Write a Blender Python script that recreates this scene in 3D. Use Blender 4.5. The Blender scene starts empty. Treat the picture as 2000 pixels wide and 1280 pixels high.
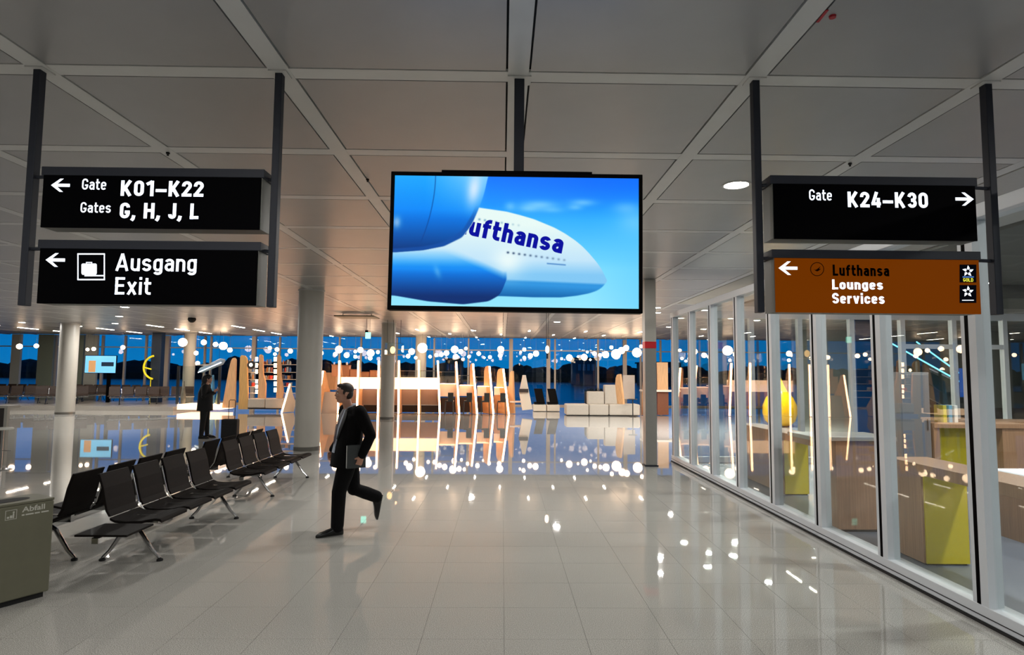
import bpy, math, random
import numpy as np
from mathutils import Vector, Matrix
random.seed(7)
SC = bpy.context.scene
COL = SC.collection
# ------------------------------------------------------------------ camera
F_ = 1200.0; PSI = math.atan(18/1200); TH = math.atan(89/1200); RHO = .008
CAM = Vector((0, 0, 1.93))
FW = Vector((math.sin(PSI)*math.cos(TH), math.cos(PSI)*math.cos(TH), math.sin(TH)))
RT = Vector((math.cos(PSI), -math.sin(PSI), 0)); UP = RT.cross(FW)
R2 = RT*math.cos(RHO)+UP*math.sin(RHO); U2 = UP*math.cos(RHO)-RT*math.sin(RHO)
cd = bpy.data.cameras.new('camera'); cam = bpy.data.objects.new('camera', cd); COL.objects.link(cam)
m = Matrix.Identity(4)
for i in range(3):
    m[i][0] = R2[i]; m[i][1] = U2[i]; m[i][2] = -FW[i]; m[i][3] = CAM[i]
cam.matrix_world = m
cd.sensor_width = 36; cd.lens = 21.6; cd.clip_start = .05; cd.clip_end = 900
SC.camera = cam
SC.view_settings.view_transform = 'Standard'; SC.view_settings.look = 'None'
SC.view_settings.exposure = 0; SC.view_settings.gamma = 1; SC.view_settings.use_curve_mapping = False
LIGHT = 42.0          # emission of the round ceiling downlights
def lin(c):
    return tuple(((v/255)/12.92 if v/255 <= .04045 else ((v/255+.055)/1.055)**2.4) for v in c[:3])+(1,)
def ray(x, y): return FW+R2*((x-1000)/F_)-U2*((y-640)/F_)
def atz(x, y, z=0):
    d = ray(x, y); return CAM+d*((z-CAM.z)/d.z)
def aty(x, y, Y):
    d = ray(x, y); return CAM+d*(Y/d.y)
# world: dusk sky
w = bpy.data.worlds.new('world'); SC.world = w; w.use_nodes = True
nt = w.node_tree; bg = nt.nodes['Background']
tc = nt.nodes.new('ShaderNodeTexCoord'); sx = nt.nodes.new('ShaderNodeSeparateXYZ'); cr = nt.nodes.new('ShaderNodeValToRGB')
nz = nt.nodes.new('ShaderNodeTexNoise'); nz.inputs['Scale'].default_value = 5
mp = nt.nodes.new('ShaderNodeMapping'); mp.inputs['Scale'].default_value = (1, 1, 14)
ma = nt.nodes.new('ShaderNodeMath'); ma.operation = 'MULTIPLY_ADD'; ma.inputs[1].default_value = .035
nt.links.new(tc.outputs['Generated'], sx.inputs[0]); nt.links.new(tc.outputs['Generated'], mp.inputs[0])
nt.links.new(mp.outputs[0], nz.inputs['Vector']); nt.links.new(nz.outputs[0], ma.inputs[0]); nt.links.new(sx.outputs['Z'], ma.inputs[2])
nt.links.new(ma.outputs[0], cr.inputs[0]); nt.links.new(cr.outputs[0], bg.inputs[0])
e = cr.color_ramp.elements; e[0].position = 0; e[0].color = lin((18, 126, 190)); e[1].position = 1; e[1].color = lin((10, 50, 120))
x_ = e.new(.035); x_.color = lin((8, 122, 192)); x_ = e.new(.1); x_.color = lin((2, 108, 184))
bg.inputs[1].default_value = 1.1

# ------------------------------------------------------------------ materials
MATS = {}
def mat(name, col, rough=.5, metal=0, emit=0, ecol=None, noise=0, nscale=20, spec=.5, bump=0, wood=False, alpha=None, stretch=(1, 1, 1), coat=0):
    if name in MATS: return MATS[name]
    M = bpy.data.materials.new(name); M.use_nodes = True; n = M.node_tree; b = n.nodes['Principled BSDF']
    c = lin(col); b.inputs['Base Color'].default_value = c
    b.inputs['Roughness'].default_value = rough; b.inputs['Metallic'].default_value = metal
    b.inputs['Specular IOR Level'].default_value = spec; b.inputs['Coat Weight'].default_value = coat
    if emit:
        b.inputs['Emission Color'].default_value = lin(ecol or col); b.inputs['Emission Strength'].default_value = emit
    if noise or bump or wood:
        t = n.nodes.new('ShaderNodeTexCoord'); mpp = n.nodes.new('ShaderNodeMapping'); mpp.inputs['Scale'].default_value = (40, 40, 1.5) if wood else stretch
        no = n.nodes.new('ShaderNodeTexNoise'); no.inputs['Scale'].default_value = nscale; no.inputs['Detail'].default_value = 4
        n.links.new(t.outputs['Object'], mpp.inputs[0]); n.links.new(mpp.outputs[0], no.inputs['Vector'])
        r = n.nodes.new('ShaderNodeValToRGB'); k = noise or .0
        r.color_ramp.elements[0].position = .3; r.color_ramp.elements[1].position = .7
        r.color_ramp.elements[0].color = tuple(v*(1-k) for v in c[:3])+(1,); r.color_ramp.elements[1].color = tuple(min(1, v*(1+k)) for v in c[:3])+(1,)
        n.links.new(no.outputs[0], r.inputs[0]); n.links.new(r.outputs[0], b.inputs['Base Color'])
        if bump:
            bp = n.nodes.new('ShaderNodeBump'); bp.inputs['Strength'].default_value = bump; bp.inputs['Distance'].default_value = .01
            n.links.new(no.outputs[0], bp.inputs['Height']); n.links.new(bp.outputs[0], b.inputs['Normal'])
    MATS[name] = M; return M
def glassmat(name, tint=(255, 255, 255), ior=1.5, rough=0, k=1.0):
    if name in MATS: return MATS[name]
    M = bpy.data.materials.new(name); M.use_nodes = True; n = M.node_tree; n.nodes.remove(n.nodes['Principled BSDF'])
    out = n.nodes['Material Output']; tr = n.nodes.new('ShaderNodeBsdfTransparent'); gl = n.nodes.new('ShaderNodeBsdfGlossy'); fr = n.nodes.new('ShaderNodeFresnel')
    mx = n.nodes.new('ShaderNodeMixShader'); tr.inputs[0].default_value = lin(tint); gl.inputs['Roughness'].default_value = rough; 
    ge = n.nodes.new('ShaderNodeNewGeometry'); im = n.nodes.new('ShaderNodeMix'); im.inputs['A'].default_value = ior; im.inputs['B'].default_value = 1/ior
    n.links.new(ge.outputs['Backfacing'], im.inputs['Factor']); n.links.new(im.outputs['Result'], fr.inputs[0])
    mm = n.nodes.new('ShaderNodeMath'); mm.operation = 'MULTIPLY'; mm.use_clamp = True; mm.inputs[1].default_value = k
    n.links.new(fr.outputs[0], mm.inputs[0]); n.links.new(mm.outputs[0], mx.inputs[0]); n.links.new(tr.outputs[0], mx.inputs[1]); n.links.new(gl.outputs[0], mx.inputs[2])
    n.links.new(mx.outputs[0], out.inputs[0]); MATS[name] = M; return M
CEIL = mat('ceiling_metal', (148, 148, 148), .35, .25, noise=.03, nscale=3, spec=.9)
CEILR = mat('ceiling_rail', (184, 185, 183), .35, 0, noise=.03, nscale=5)
DARK = mat('dark_gap', (12, 12, 13), .8)
PLAST = mat('plaster', (168, 166, 160), .7, noise=.03)
DPLAST = mat('dark_plaster', (74, 78, 76), .6, noise=.05)
# polished granite floor
GR = mat('granite', (165, 163, 157), .022, noise=.0, spec=.5)
n = GR.node_tree; b = n.nodes['Principled BSDF']
t = n.nodes.new('ShaderNodeTexCoord'); no = n.nodes.new('ShaderNodeTexNoise'); no.inputs['Scale'].default_value = 170; no.inputs['Detail'].default_value = 5; no.inputs['Roughness'].default_value = .75
geo = n.nodes.new('ShaderNodeNewGeometry')
n.links.new(geo.outputs['Position'], no.inputs['Vector']); r = n.nodes.new('ShaderNodeValToRGB'); n.links.new(no.outputs[0], r.inputs[0])
ee = r.color_ramp.elements; ee[0].position = .33; ee[0].color = lin((78, 78, 76)); ee[1].position = .66; ee[1].color = lin((228, 226, 221))
q = ee.new(.5); q.color = lin((165, 163, 157)); n.links.new(r.outputs[0], b.inputs['Base Color'])
no2 = n.nodes.new('ShaderNodeTexNoise'); no2.inputs['Scale'].default_value = 3.5; bp = n.nodes.new('ShaderNodeBump'); bp.inputs['Strength'].default_value = .012; bp.inputs['Distance'].default_value = .002
n.links.new(geo.outputs['Position'], no2.inputs['Vector']); n.links.new(no2.outputs[0], bp.inputs['Height']); n.links.new(bp.outputs[0], b.inputs['Normal'])
GROUT = mat('grout', (88, 86, 82), .7)
GRAYC = mat('grey_vinyl', (104, 112, 127), .32, noise=.06, nscale=30)
DKMETAL = mat('dark_grey_metal', (44, 47, 55), .5, .1, spec=.2)
SIDEMET = mat('sign_side_metal', (100, 102, 96), .5, .1)
BLACK = mat('black_panel', (1, 1, 3), .6, spec=.03)
WHITEL = mat('lit_white', (235, 243, 255), .5, emit=1.15, ecol=(235, 243, 255))
BROWNL = mat('lit_brown', (62, 28, 0), .6, emit=.34, ecol=(166, 78, 0), spec=.03)
ALU = mat('aluminium', (206, 211, 217), .42, .1)
CHROME = mat('chrome', (190, 190, 190), .16, 1)
LEATH = mat('dark_leather', (16, 12, 10), .6, noise=.15, nscale=30, spec=.1)
COLM = mat('column_paint', (168, 165, 157), .38, noise=.02, nscale=2)
OAK = mat('oak', (230, 180, 130), .45, noise=.18, nscale=1.4, wood=True)
DOAK = mat('desk_oak', (160, 122, 92), .45, noise=.16, nscale=1.2, wood=True)
YEL = mat('yellow_lacquer', (212, 194, 0), .4, noise=.03)
YELG = mat('yellow_gloss', (232, 176, 6), .15, noise=.03)
CREAM = mat('cream_laminate', (238, 226, 208), .4, noise=.02)
LED = mat('warm_led', (255, 226, 190), .5, emit=18, ecol=(255, 194, 146))
LIT_SURF = mat('lit_surface_emit', (255, 226, 190), .5, emit=2.2, ecol=(255, 208, 168))  # white counters are no lamps; emission adds the fin strips' light
GLOBE = mat('glowing_globe', (255, 244, 226), .4, emit=15, ecol=(255, 216, 178))
BOTTLE = glassmat('clear_glass', (248, 252, 250), 1.5)
GLASS = glassmat('partition_glass', (246, 250, 249), 1.52, 0, 1.25)
GLASSW = glassmat('window_glass', (235, 245, 248), 1.45, 0, 1.0)

# ------------------------------------------------------------------ mesh builder
class MB:
    def __init__(s): s.v = []; s.f = []; s.mi = []
    def add(s, vs, fs, k=0):
        o = len(s.v); s.v += [tuple(p) for p in vs]; s.f += [tuple(i+o for i in q) for q in fs]; s.mi += [k]*len(fs); return s
    def box(s, x0, x1, y0, y1, z0, z1, M=None, k=0):
        vs = [Vector(p) for p in ((x0, y0, z0), (x1, y0, z0), (x1, y1, z0), (x0, y1, z0), (x0, y0, z1), (x1, y0, z1), (x1, y1, z1), (x0, y1, z1))]
        if M: vs = [M @ p for p in vs]
        return s.add(vs, [(3, 2, 1, 0), (4, 5, 6, 7), (0, 1, 5, 4), (1, 2, 6, 5), (2, 3, 7, 6), (3, 0, 4, 7)], k)
    def prism(s, poly, a, b, axis='y', M=None, k=0):
        # poly in the plane perpendicular to axis, extruded a..b
        def P(p, q): return {'y': Vector((p[0], q, p[1])), 'x': Vector((q, p[0], p[1])), 'z': Vector((p[0], p[1], q))}[axis]
        N = len(poly); vs = [P(p, a) for p in poly]+[P(p, b) for p in poly]
        if M: vs = [M @ p for p in vs]
        return s.add(vs, [tuple(range(N)), tuple(range(2*N-1, N-1, -1))]+[(i, i+N, (i+1) % N+N, (i+1) % N) for i in range(N)], k)
    def tube(s, pts, rad, seg=10, cap=True, k=0):
        pts = [Vector(p) for p in pts]; N = len(pts); rad = rad if isinstance(rad, (list, tuple)) else [rad]*N
        vs = []; fs = []; ref = None
        for i, p in enumerate(pts):
            t = (pts[min(i+1, N-1)]-pts[max(i-1, 0)]).normalized()
            if ref is None: ref = Vector((0, 0, 1)) if abs(t.z) < .9 else Vector((1, 0, 0))
            a = t.cross(ref).normalized(); bb = a.cross(t).normalized(); ref = bb
            ra, rb = rad[i] if isinstance(rad[i], (list, tuple)) else (rad[i], rad[i])
            for j in range(seg):
                an = 2*math.pi*j/seg; vs.append(p+a*ra*math.cos(an)+bb*rb*math.sin(an))
        for i in range(N-1):
            for j in range(seg):
                j2 = (j+1) % seg; fs.append((i*seg+j, i*seg+j2, (i+1)*seg+j2, (i+1)*seg+j))
        if cap: fs.append(tuple(range(seg-1, -1, -1))); fs.append(tuple((N-1)*seg+j for j in range(seg)))
        return s.add(vs, fs, k)
    def loft(s, secs, seg=20, k=0):
        # secs: (centre, side vector*ra, other vector*rb); closed caps
        vs = []; fs = []; N = len(secs)
        for c, a, bv in secs:
            c = Vector(c); a = Vector(a); bv = Vector(bv)
            for j in range(seg):
                an = 2*math.pi*j/seg; ca, sa = math.cos(an), math.sin(an)
                vs.append(c+a*math.copysign(abs(ca)**.85, ca)+bv*math.copysign(abs(sa)**.85, sa))
        for i in range(N-1):
            for j in range(seg):
                j2 = (j+1) % seg; fs.append((i*seg+j, i*seg+j2, (i+1)*seg+j2, (i+1)*seg+j))
        fs.append(tuple(range(seg-1, -1, -1))); fs.append(tuple((N-1)*seg+j for j in range(seg)))
        return s.add(vs, fs, k)
    def ell(s, c, r, M=None, u=16, v=10, k=0):
        c = Vector(c); vs = [Vector((0, 0, -1))]; fs = []
        for i in range(1, v):
            ph = -math.pi/2+math.pi*i/v
            for j in range(u):
                a = 2*math.pi*j/u; vs.append(Vector((math.cos(ph)*math.cos(a), math.cos(ph)*math.sin(a), math.sin(ph))))
        vs.append(Vector((0, 0, 1))); L = len(vs)-1
        for j in range(u):
            fs.append((0, 1+(j+1) % u, 1+j)); fs.append((L, L-u+j, L-u+(j+1) % u))
            for i in range(v-2):
                a0 = 1+i*u; fs.append((a0+j, a0+(j+1) % u, a0+u+(j+1) % u, a0+u+j))
        vs = [Vector((p.x*r[0], p.y*r[1], p.z*r[2])) for p in vs]
        if M: vs = [M @ p for p in vs]
        return s.add([p+c for p in vs], fs, k)
    def lathe(s, prof, seg=24, c=(0, 0, 0), k=0):
        vs = []; fs = []; N = len(prof)
        for r_, z in prof:
            for j in range(seg):
                a = 2*math.pi*j/seg; vs.append((c[0]+r_*math.cos(a), c[1]+r_*math.sin(a), c[2]+z))
        for i in range(N-1):
            for j in range(seg):
                j2 = (j+1) % seg; fs.append((i*seg+j, i*seg+j2, (i+1)*seg+j2, (i+1)*seg+j))
        fs.append(tuple(range(seg-1, -1, -1))); fs.append(tuple((N-1)*seg+j for j in range(seg)))
        return s.add(vs, fs, k)
    def mesh(s, name, mats, smooth=False):
        me = bpy.data.meshes.new(name); me.from_pydata(s.v, [], s.f)
        for q in (mats if isinstance(mats, (list, tuple)) else [mats]): me.materials.append(q)
        me.polygons.foreach_set('material_index', s.mi)
        if smooth: me.polygons.foreach_set('use_smooth', [True]*len(s.f))
        me.update(); return me
    def build(s, name, mats, parent=None, smooth=False, bevel=0, loc=None):
        me = s.mesh(name, mats, smooth)
        o = bpy.data.objects.new(name, me); COL.objects.link(o)
        if parent: o.parent = parent
        if loc: o.location = loc
        if bevel:
            bv = o.modifiers.new('bevel', 'BEVEL'); bv.width = bevel; bv.segments = 2; bv.limit_method = 'ANGLE'
        if smooth == 'auto':
            bpy_smooth(me)
        return o
def bpy_smooth(me):
    me.set_sharp_from_angle(angle=math.radians(40))
def thing(name, label, cat, loc=(0, 0, 0), rz=0, group=None):
    o = bpy.data.objects.new(name, None); COL.objects.link(o); o.location = loc; o.rotation_euler = (0, 0, rz); o.empty_display_size = .1
    return tag(o, label, cat, group)
def tag(o, label=None, cat=None, group=None, kind=None):
    if label: o['label'] = label
    if cat: o['category'] = cat
    if group: o['group'] = group
    if kind: o['kind'] = kind
    return o
def struct(o): o['kind'] = 'structure'; return o
def sempty(name):
    o = bpy.data.objects.new(name, None); COL.objects.link(o); o['kind'] = 'structure'; return o
def copy_tree(o, parent=None):
    c = o.copy(); COL.objects.link(c); c.parent = parent
    for ch in list(KIDS(o)): copy_tree(ch, c)
    return c
def KIDS(o): return [x for x in COL.objects if x.parent == o]
def dup(me, name, parent, loc, mat4=None):
    o = bpy.data.objects.new(name, me); COL.objects.link(o); o.parent = parent; o.location = loc; return o
ORD = ['first', 'second', 'third', 'fourth', 'fifth', 'sixth', 'seventh', 'eighth', 'ninth', 'tenth', 'eleventh', 'twelfth', 'thirteenth', 'fourteenth', 'fifteenth', 'sixteenth', 'seventeenth', 'eighteenth', 'nineteenth', 'twentieth']
def textmesh(body, box, Y, mt, parent, name='lettering', offset=0, shear=0, rot=0, depth=.0012):
    """letters as flat raised print, fitted to a rectangle x0,x1,z0,z1 on the plane y=Y facing -y"""
    cu = bpy.data.curves.new('t', 'FONT'); cu.body = body; cu.size = 1; cu.offset = offset; cu.shear = shear; cu.extrude = 0; cu.resolution_u = 4
    to = bpy.data.objects.new('t', cu); COL.objects.link(to); dg = bpy.context.evaluated_depsgraph_get()
    me = bpy.data.meshes.new_from_object(to.evaluated_get(dg)); bpy.data.objects.remove(to); bpy.data.curves.remove(cu)
    co = np.array([v.co[:] for v in me.vertices]); lo = co.min(0); hi = co.max(0); x0, x1, z0, z1 = box
    cx, cz = (x0+x1)/2, (z0+z1)/2
    for v in me.vertices:
        X = (v.co.x-lo[0])/(hi[0]-lo[0])*(x1-x0)+x0-cx; Z = (v.co.y-lo[1])/(hi[1]-lo[1])*(z1-z0)+z0-cz
        v.co = (cx+X*math.cos(rot)+Z*math.sin(rot), Y, cz-X*math.sin(rot)+Z*math.cos(rot))
    me.materials.clear(); me.materials.append(mt); me.update()
    o = bpy.data.objects.new(name, me); COL.objects.link(o); o.parent = parent
    return o

# ---- condensed signage lettering built from strokes
def glyph(ch, w):
    """returns (advance width, strokes); each stroke = list of points; cap height 1"""
    P = math.pi
    def arc(cx, cy, rx, ry, a0, a1, n=9): return [(cx+rx*math.cos(math.radians(a0+(a1-a0)*i/n)), cy+ry*math.sin(math.radians(a0+(a1-a0)*i/n))) for i in range(n+1)]
    xh = .73; g = {'i': w, 'I': w, '1': .36+w*.4, 't': .30+w*.4, 'f': .30+w*.4, 'r': .28+w*.5, 'l': w, 'J': .40+w*.2, ',': w*1.1, '–': .62, 'A': .62+w*.3, 'H': .54+w*.3, 'L': .42+w*.3, 'E': .44+w*.3, 'K': .55+w*.4, 'x': .48+w*.2, 'v': .48+w*.2, ' ': .24}.get(ch, (.50 if ch.isupper() or ch.isdigit() else .43)+w*.3)
    h = w/2; l, r = h, g-h; c = g/2; R = (r-l)/2; t = 1-h; b = h; q = xh-h; S = []
    Ry = R*1.05
    if ch in '0O': S = [arc(c, t-Ry, R, Ry, 0, 180)+arc(c, b+Ry, R, Ry, 180, 360)+[(r, t-Ry)]]
    elif ch == 'o': S = [arc(c, q-Ry*.9, R, Ry*.9, 0, 180)+arc(c, b+Ry*.9, R, Ry*.9, 180, 360)+[(r, q-Ry*.9)]]
    elif ch == 'G': S = [arc(c, t-Ry, R, Ry, -5, 180)+arc(c, b+Ry, R, Ry, 180, 360)+[(r, .42)], [(c, .40), (g, .40)]]
    elif ch == 'c': S = [[(r, q-Ry-.03)]+arc(c, q-Ry, R, Ry, 0, 180)+arc(c, b+Ry, R, Ry, 180, 360)+[(r, b+Ry+.03)]]
    elif ch == 'K': S = [[(l, 0), (l, 1)], [(l+h*.4, .34), (g-h*1.1, 1.0)], [(l+.13, .55), (g-h*1.0, 0)]]
    elif ch == '1': S = [[(r, 0), (r, 1)], [(r, .97-h*.3), (h*.4, .78-h*.2)]]
    elif ch == '2': S = [[(l, t-Ry-.05)]+arc(c, t-Ry, R, Ry, 180, -25)+[(l+h*.15, b+.02)], [(0, b), (g, b)]]
    elif ch == '3': ra = (t-b)/4; S = [[(l, t-ra*.95)]+arc(c, t-ra*1.0, R*.94, ra, 165, -90)+[(c-R*.3, .5+.0)], [(c-R*.3, t-2*ra)]+arc(c, b+ra*1.0, R, ra, 90, -165)]
    elif ch == '4': S = [[(g*.74, 0), (g*.74, .62)], [(g*.58, 1), (l, .27), (l, .23)], [(0, .24), (g, .24)]]
    elif ch == '–': S = [[(0, .37), (g, .37)]]
    elif ch == ',': S = [[(c+.02, w), (c-.02, -.02), (c-.10, -.14)]]
    elif ch == 'H': S = [[(l, 0), (l, 1)], [(r, 0), (r, 1)], [(l, .52), (r, .52)]]
    elif ch == 'J': S = [[(r, 1)]+arc(c, b+Ry, R, Ry, 0, -180)+[(l, b+Ry+.06)]]
    elif ch == 'L': S = [[(l, 0), (l, 1)], [(0, b), (g, b)]]
    elif ch == 'E': S = [[(l, 0), (l, 1)], [(0, b), (g, b)], [(0, t), (g, t)], [(0, .52), (g*.92, .52)]]
    elif ch == 'A': S = [[(h*.9, 0), (c, 1)], [(g-h*.9, 0), (c, 1)], [(g*.22, .27), (g*.78, .27)]]
    elif ch == 'D': S = [[(l, 0), (l, 1)], [(l, t), (c, t)]+arc(c, t-Ry, R, Ry, 90, 0)+arc(c, b+Ry, R, Ry, 0, -90)+[(l, b)]]
    elif ch == 'S': ra = (t-b)/4; S = [[(r, t-ra*.95)]+arc(c, t-ra, R, ra, 15, 180)+arc(c, t-ra, R, ra, 190, 230)+arc(c, b+ra, R, ra, 50, 0)+arc(c, b+ra, R, ra, 0, -165)]
    elif ch == 's': ra = (q-b)/4; S = [arc(c, q-ra, R, ra, 15, 180)+arc(c, q-ra, R, ra, 190, 230)+arc(c, b+ra, R, ra, 50, 0)+arc(c, b+ra, R, ra, 0, -165)]
    elif ch == 'a': ra = (q-b)*.3; S = [[(r, 0), (r, q-Ry*.8)]+arc(c, q-Ry*.8, R, Ry*.8, 0, 165), [(r, b+2*ra)]+[(c, b+2*ra)]+arc(c, b+ra, R, ra, 90, 270)+[(r, b+ra*.5)]]
    elif ch == 'e': S = [[(l, xh*.52), (r, xh*.52)]+arc(c, q-Ry*.9, R, Ry*.9, 0, 180)+arc(c, b+Ry*.9, R, Ry*.9, 180, 335)]
    elif ch == 'g': S = [[(r, xh)]+[(r, b-.08)]+arc(c, b-.08, R, Ry*.75, 0, -160), arc(c, q-Ry*.9, R, Ry*.9, 0, 180)+arc(c, b+Ry*.9, R, Ry*.9, 180, 360)]
    elif ch == 'n': S = [[(l, 0), (l, xh)], [(l, q-Ry*.9)]+arc(c, q-Ry*.9, R, Ry*.9, 180, 0)+[(r, 0)]]
    elif ch == 'h': S = [[(l, 0), (l, 1)], [(l, q-Ry*.9)]+arc(c, q-Ry*.9, R, Ry*.9, 180, 0)+[(r, 0)]]
    elif ch == 'u': S = [[(r, 0), (r, xh)], [(l, xh)]+arc(c, b+Ry*.9, R, Ry*.9, 180, 360)]
    elif ch == 'i': S = [[(l, 0), (l, xh)], [(l, 1-w*.95), (l, 1.02)]]
    elif ch == 'l': S = [[(l, 0), (l, 1)]]
    elif ch == 't': S = [[(g*.38, .97)]+arc(g*.38+.13, b+.13, .13, .13, 180, 270)+[(g, b)], [(0, xh-h), (g, xh-h)]]
    elif ch == 'f': S = [[(g*.42, 0)]+arc(g*.42+.15, t-.15, .15, .15, 180, 90)+[(g, t)], [(0, xh-h), (g, xh-h)]]
    elif ch == 'r': S = [[(l, 0), (l, xh)], arc(l+(g-l), q-.16, g-l, .16, 180, 92)]
    elif ch == 'v': S = [[(h*.9, xh), (c, h*.2)], [(g-h*.9, xh), (c, h*.2)]]
    elif ch == 'x': S = [[(h*1.0, 0), (g-h*1.0, xh)], [(h*1.0, xh), (g-h*1.0, 0)]]
    return g, S
def letters(body, box, Y, mt, parent, w=.17, sp=.11, name='lettering', rot=0):
    x = 0; quads = []
    for ch in body:
        g, S = glyph(ch, w)
        for pts in S:
            N = len(pts); ns = []
            for i in range(N):
                if i == 0: d = Vector(pts[1])-Vector(pts[0])
                elif i == N-1: d = Vector(pts[-1])-Vector(pts[-2])
                else: d = (Vector(pts[i+1])-Vector(pts[i])).normalized()+(Vector(pts[i])-Vector(pts[i-1])).normalized()
                d = Vector(d[:2]).normalized() if Vector(d[:2]).length > 1e-6 else Vector((1, 0)); ns.append(Vector((-d.y, d.x)))
            a = [Vector(p_)+n_*w/2+Vector((x, 0)) for p_, n_ in zip(pts, ns)]; b_ = [Vector(p_)-n_*w/2+Vector((x, 0)) for p_, n_ in zip(pts, ns)]
            for i in range(N-1): quads.append((a[i], b_[i], b_[i+1], a[i+1]))
        x += g+sp
    A_ = np.array([[tuple(p_) for p_ in q_] for q_ in quads]); lo = A_.reshape(-1, 2).min(0); hi = A_.reshape(-1, 2).max(0)
    x0, x1, z0, z1 = box; cx, cz = (x0+x1)/2, (z0+z1)/2; mb = MB()
    for q_ in A_:
        vs = []
        for px, pz in q_:
            X = (px-lo[0])/(hi[0]-lo[0])*(x1-x0)+x0-cx; Z = (pz-lo[1])/(hi[1]-lo[1])*(z1-z0)+z0-cz
            vs.append((cx+X*math.cos(rot)+Z*math.sin(rot), Y, cz-X*math.sin(rot)+Z*math.cos(rot)))
        mb.add(vs, [(0, 1, 2, 3)])
    return mb.build(name, mt, parent)
# ================================================================== SETTING
CZ = 3.96                       # ceiling height
YW = 36.5                       # window wall
XL, XR, YB = -36.0, 27.0, -8.0
GX, GTOP = 3.80, 3.22           # glass partition of the side room
GY0, GY1 = -6.3, 13.7
# ---- floor: slab + 60 cm granite tiles
fl = sempty('floor')
MB().box(XL, XR, YB, YW, -.2, -.004).build('floor_base', GROUT, fl)
tiles = []
T = .6; g = .0014
for i in range(int(XL/T)-1, int(XR/T)+2):
    for j in range(int(YB/T)-1, int(YW/T)+1):
        x0 = .03+i*T; y0 = 4.62+j*T-T*7
        cx_, cy_ = x0+T/2, y0+T/2
        if not (XL < cx_ < XR and YB < cy_ < YW-.3): continue
        if x0+.05 > GX and GY0 < cy_ < GY1: continue
        d_ = (Vector((cx_, cy_, 0))-CAM); dep = d_.dot(FW)
        vis = dep > 1.5 and abs(d_.dot(R2)/dep) < .86 and abs(d_.dot(U2)/dep) < .56
        tiles.append((d_.length if vis else 1e6+d_.length, x0, y0))
tiles.sort()
bm_ = MB(); bm_.box(g, T-g, g, T-g, -.012, 0); tme = bm_.mesh('tile', GR)
for d_, x0, y0 in tiles[:296]: dup(tme, 'tile', fl, (x0, y0, 0))
far = MB()
for d_, x0, y0 in tiles[296:]:
    far.add([(x0+g, y0+g, 0), (x0+T-g, y0+g, 0), (x0+T-g, y0+T-g, 0), (x0+g, y0+T-g, 0)], [(0, 1, 2, 3)])
tag(far.build('far_tiles', GR, fl), kind='stuff')
# ---- ceiling
ce = sempty('ceiling')
MB().box(XL, XR, YB, YW, CZ+.03, CZ+.3).build('ceiling_void', DARK, ce)
WX, WY = 1.615, 1.5; X0, Y0 = .09, 4.08; RW = .07
pans = []
LX = {}
for i in range(-24, 18):
    for j in range(-9, 23):
        x0 = X0+i*WX; y0 = Y0+j*WY
        if x0 < XL-.5 or x0+WX > XR+.6 or y0 < YB-1 or y0+WY > YW+.5: continue
        if y0 < 17 and x0 > 4.5: continue
        cx_, cy_ = x0+WX/2, y0+WY/2
        d_ = Vector((cx_, cy_, CZ))-CAM; dep = d_.dot(FW)
        vis = dep > .8 and abs(d_.dot(R2)/dep) < 1.0 and abs(d_.dot(U2)/dep) < .65
        pans.append((d_.length if vis else 1e6+d_.length, x0, y0))
pans.sort()
gap = .014
b_ = MB(); b_.box(RW+gap, WX-RW-gap, RW+gap, WY-RW-gap, 0, .03); pme = b_.mesh('ceiling_panel', CEIL)
for d_, x0, y0 in pans[:296]: dup(pme, 'ceiling_panel', ce, (x0, y0, CZ))
far = MB()
for d_, x0, y0 in pans[296:]:
    far.box(x0+RW+gap, x0+WX-RW-gap, y0+RW+gap, y0+WY-RW-gap, CZ, CZ+.02)
tag(far.build('far_ceiling_panels', CEIL, ce), kind='stuff')
for i in range(-22, 17):
    x = X0+i*WX
    if XL < x < XR:
        ys = YB if x < 5.2 else 17.6
        MB().box(x-RW, x+RW, ys, YW, CZ-.003, CZ+.02).build('ceiling_rail', CEILR, ce)
for j in range(-8, 23):
    y = Y0+j*WY
    if YB < y < YW: MB().box(XL, 4.95 if y < 17 else XR, y-RW, y+RW, CZ-.0015, CZ+.02).build('ceiling_crossrail', CEILR, ce)
MB().box(5.02, 6.7, YB, 17.5, CZ-.01, CZ+.05).build('plaster_band', PLAST, ce)
MB().box(6.7, XR, YB, 17.5, CZ-.06, CZ+.05).build('dark_plaster_field', DPLAST, ce)
MB().box(6.7, XR, 12.9, 13.25, CZ-.35, CZ-.06).build('ceiling_downstand', DPLAST, ce)
# ---- walls
struct(MB().box(XL-.2, XL, YB, YW, 0, CZ).build('wall_left', mat('wall_grey', (138, 140, 136), .6, noise=.03)))
struct(MB().box(XL, XR, YB-.2, YB, 0, CZ).build('wall_back', MATS['wall_grey']))
struct(MB().box(XR, XR+.2, YB, YW, 0, CZ).build('wall_right', MATS['wall_grey']))
struct(MB().box(13.2, XR, 27.2, 27.45, 0, CZ).build('wall_far_right', MATS['wall_grey']))
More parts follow.
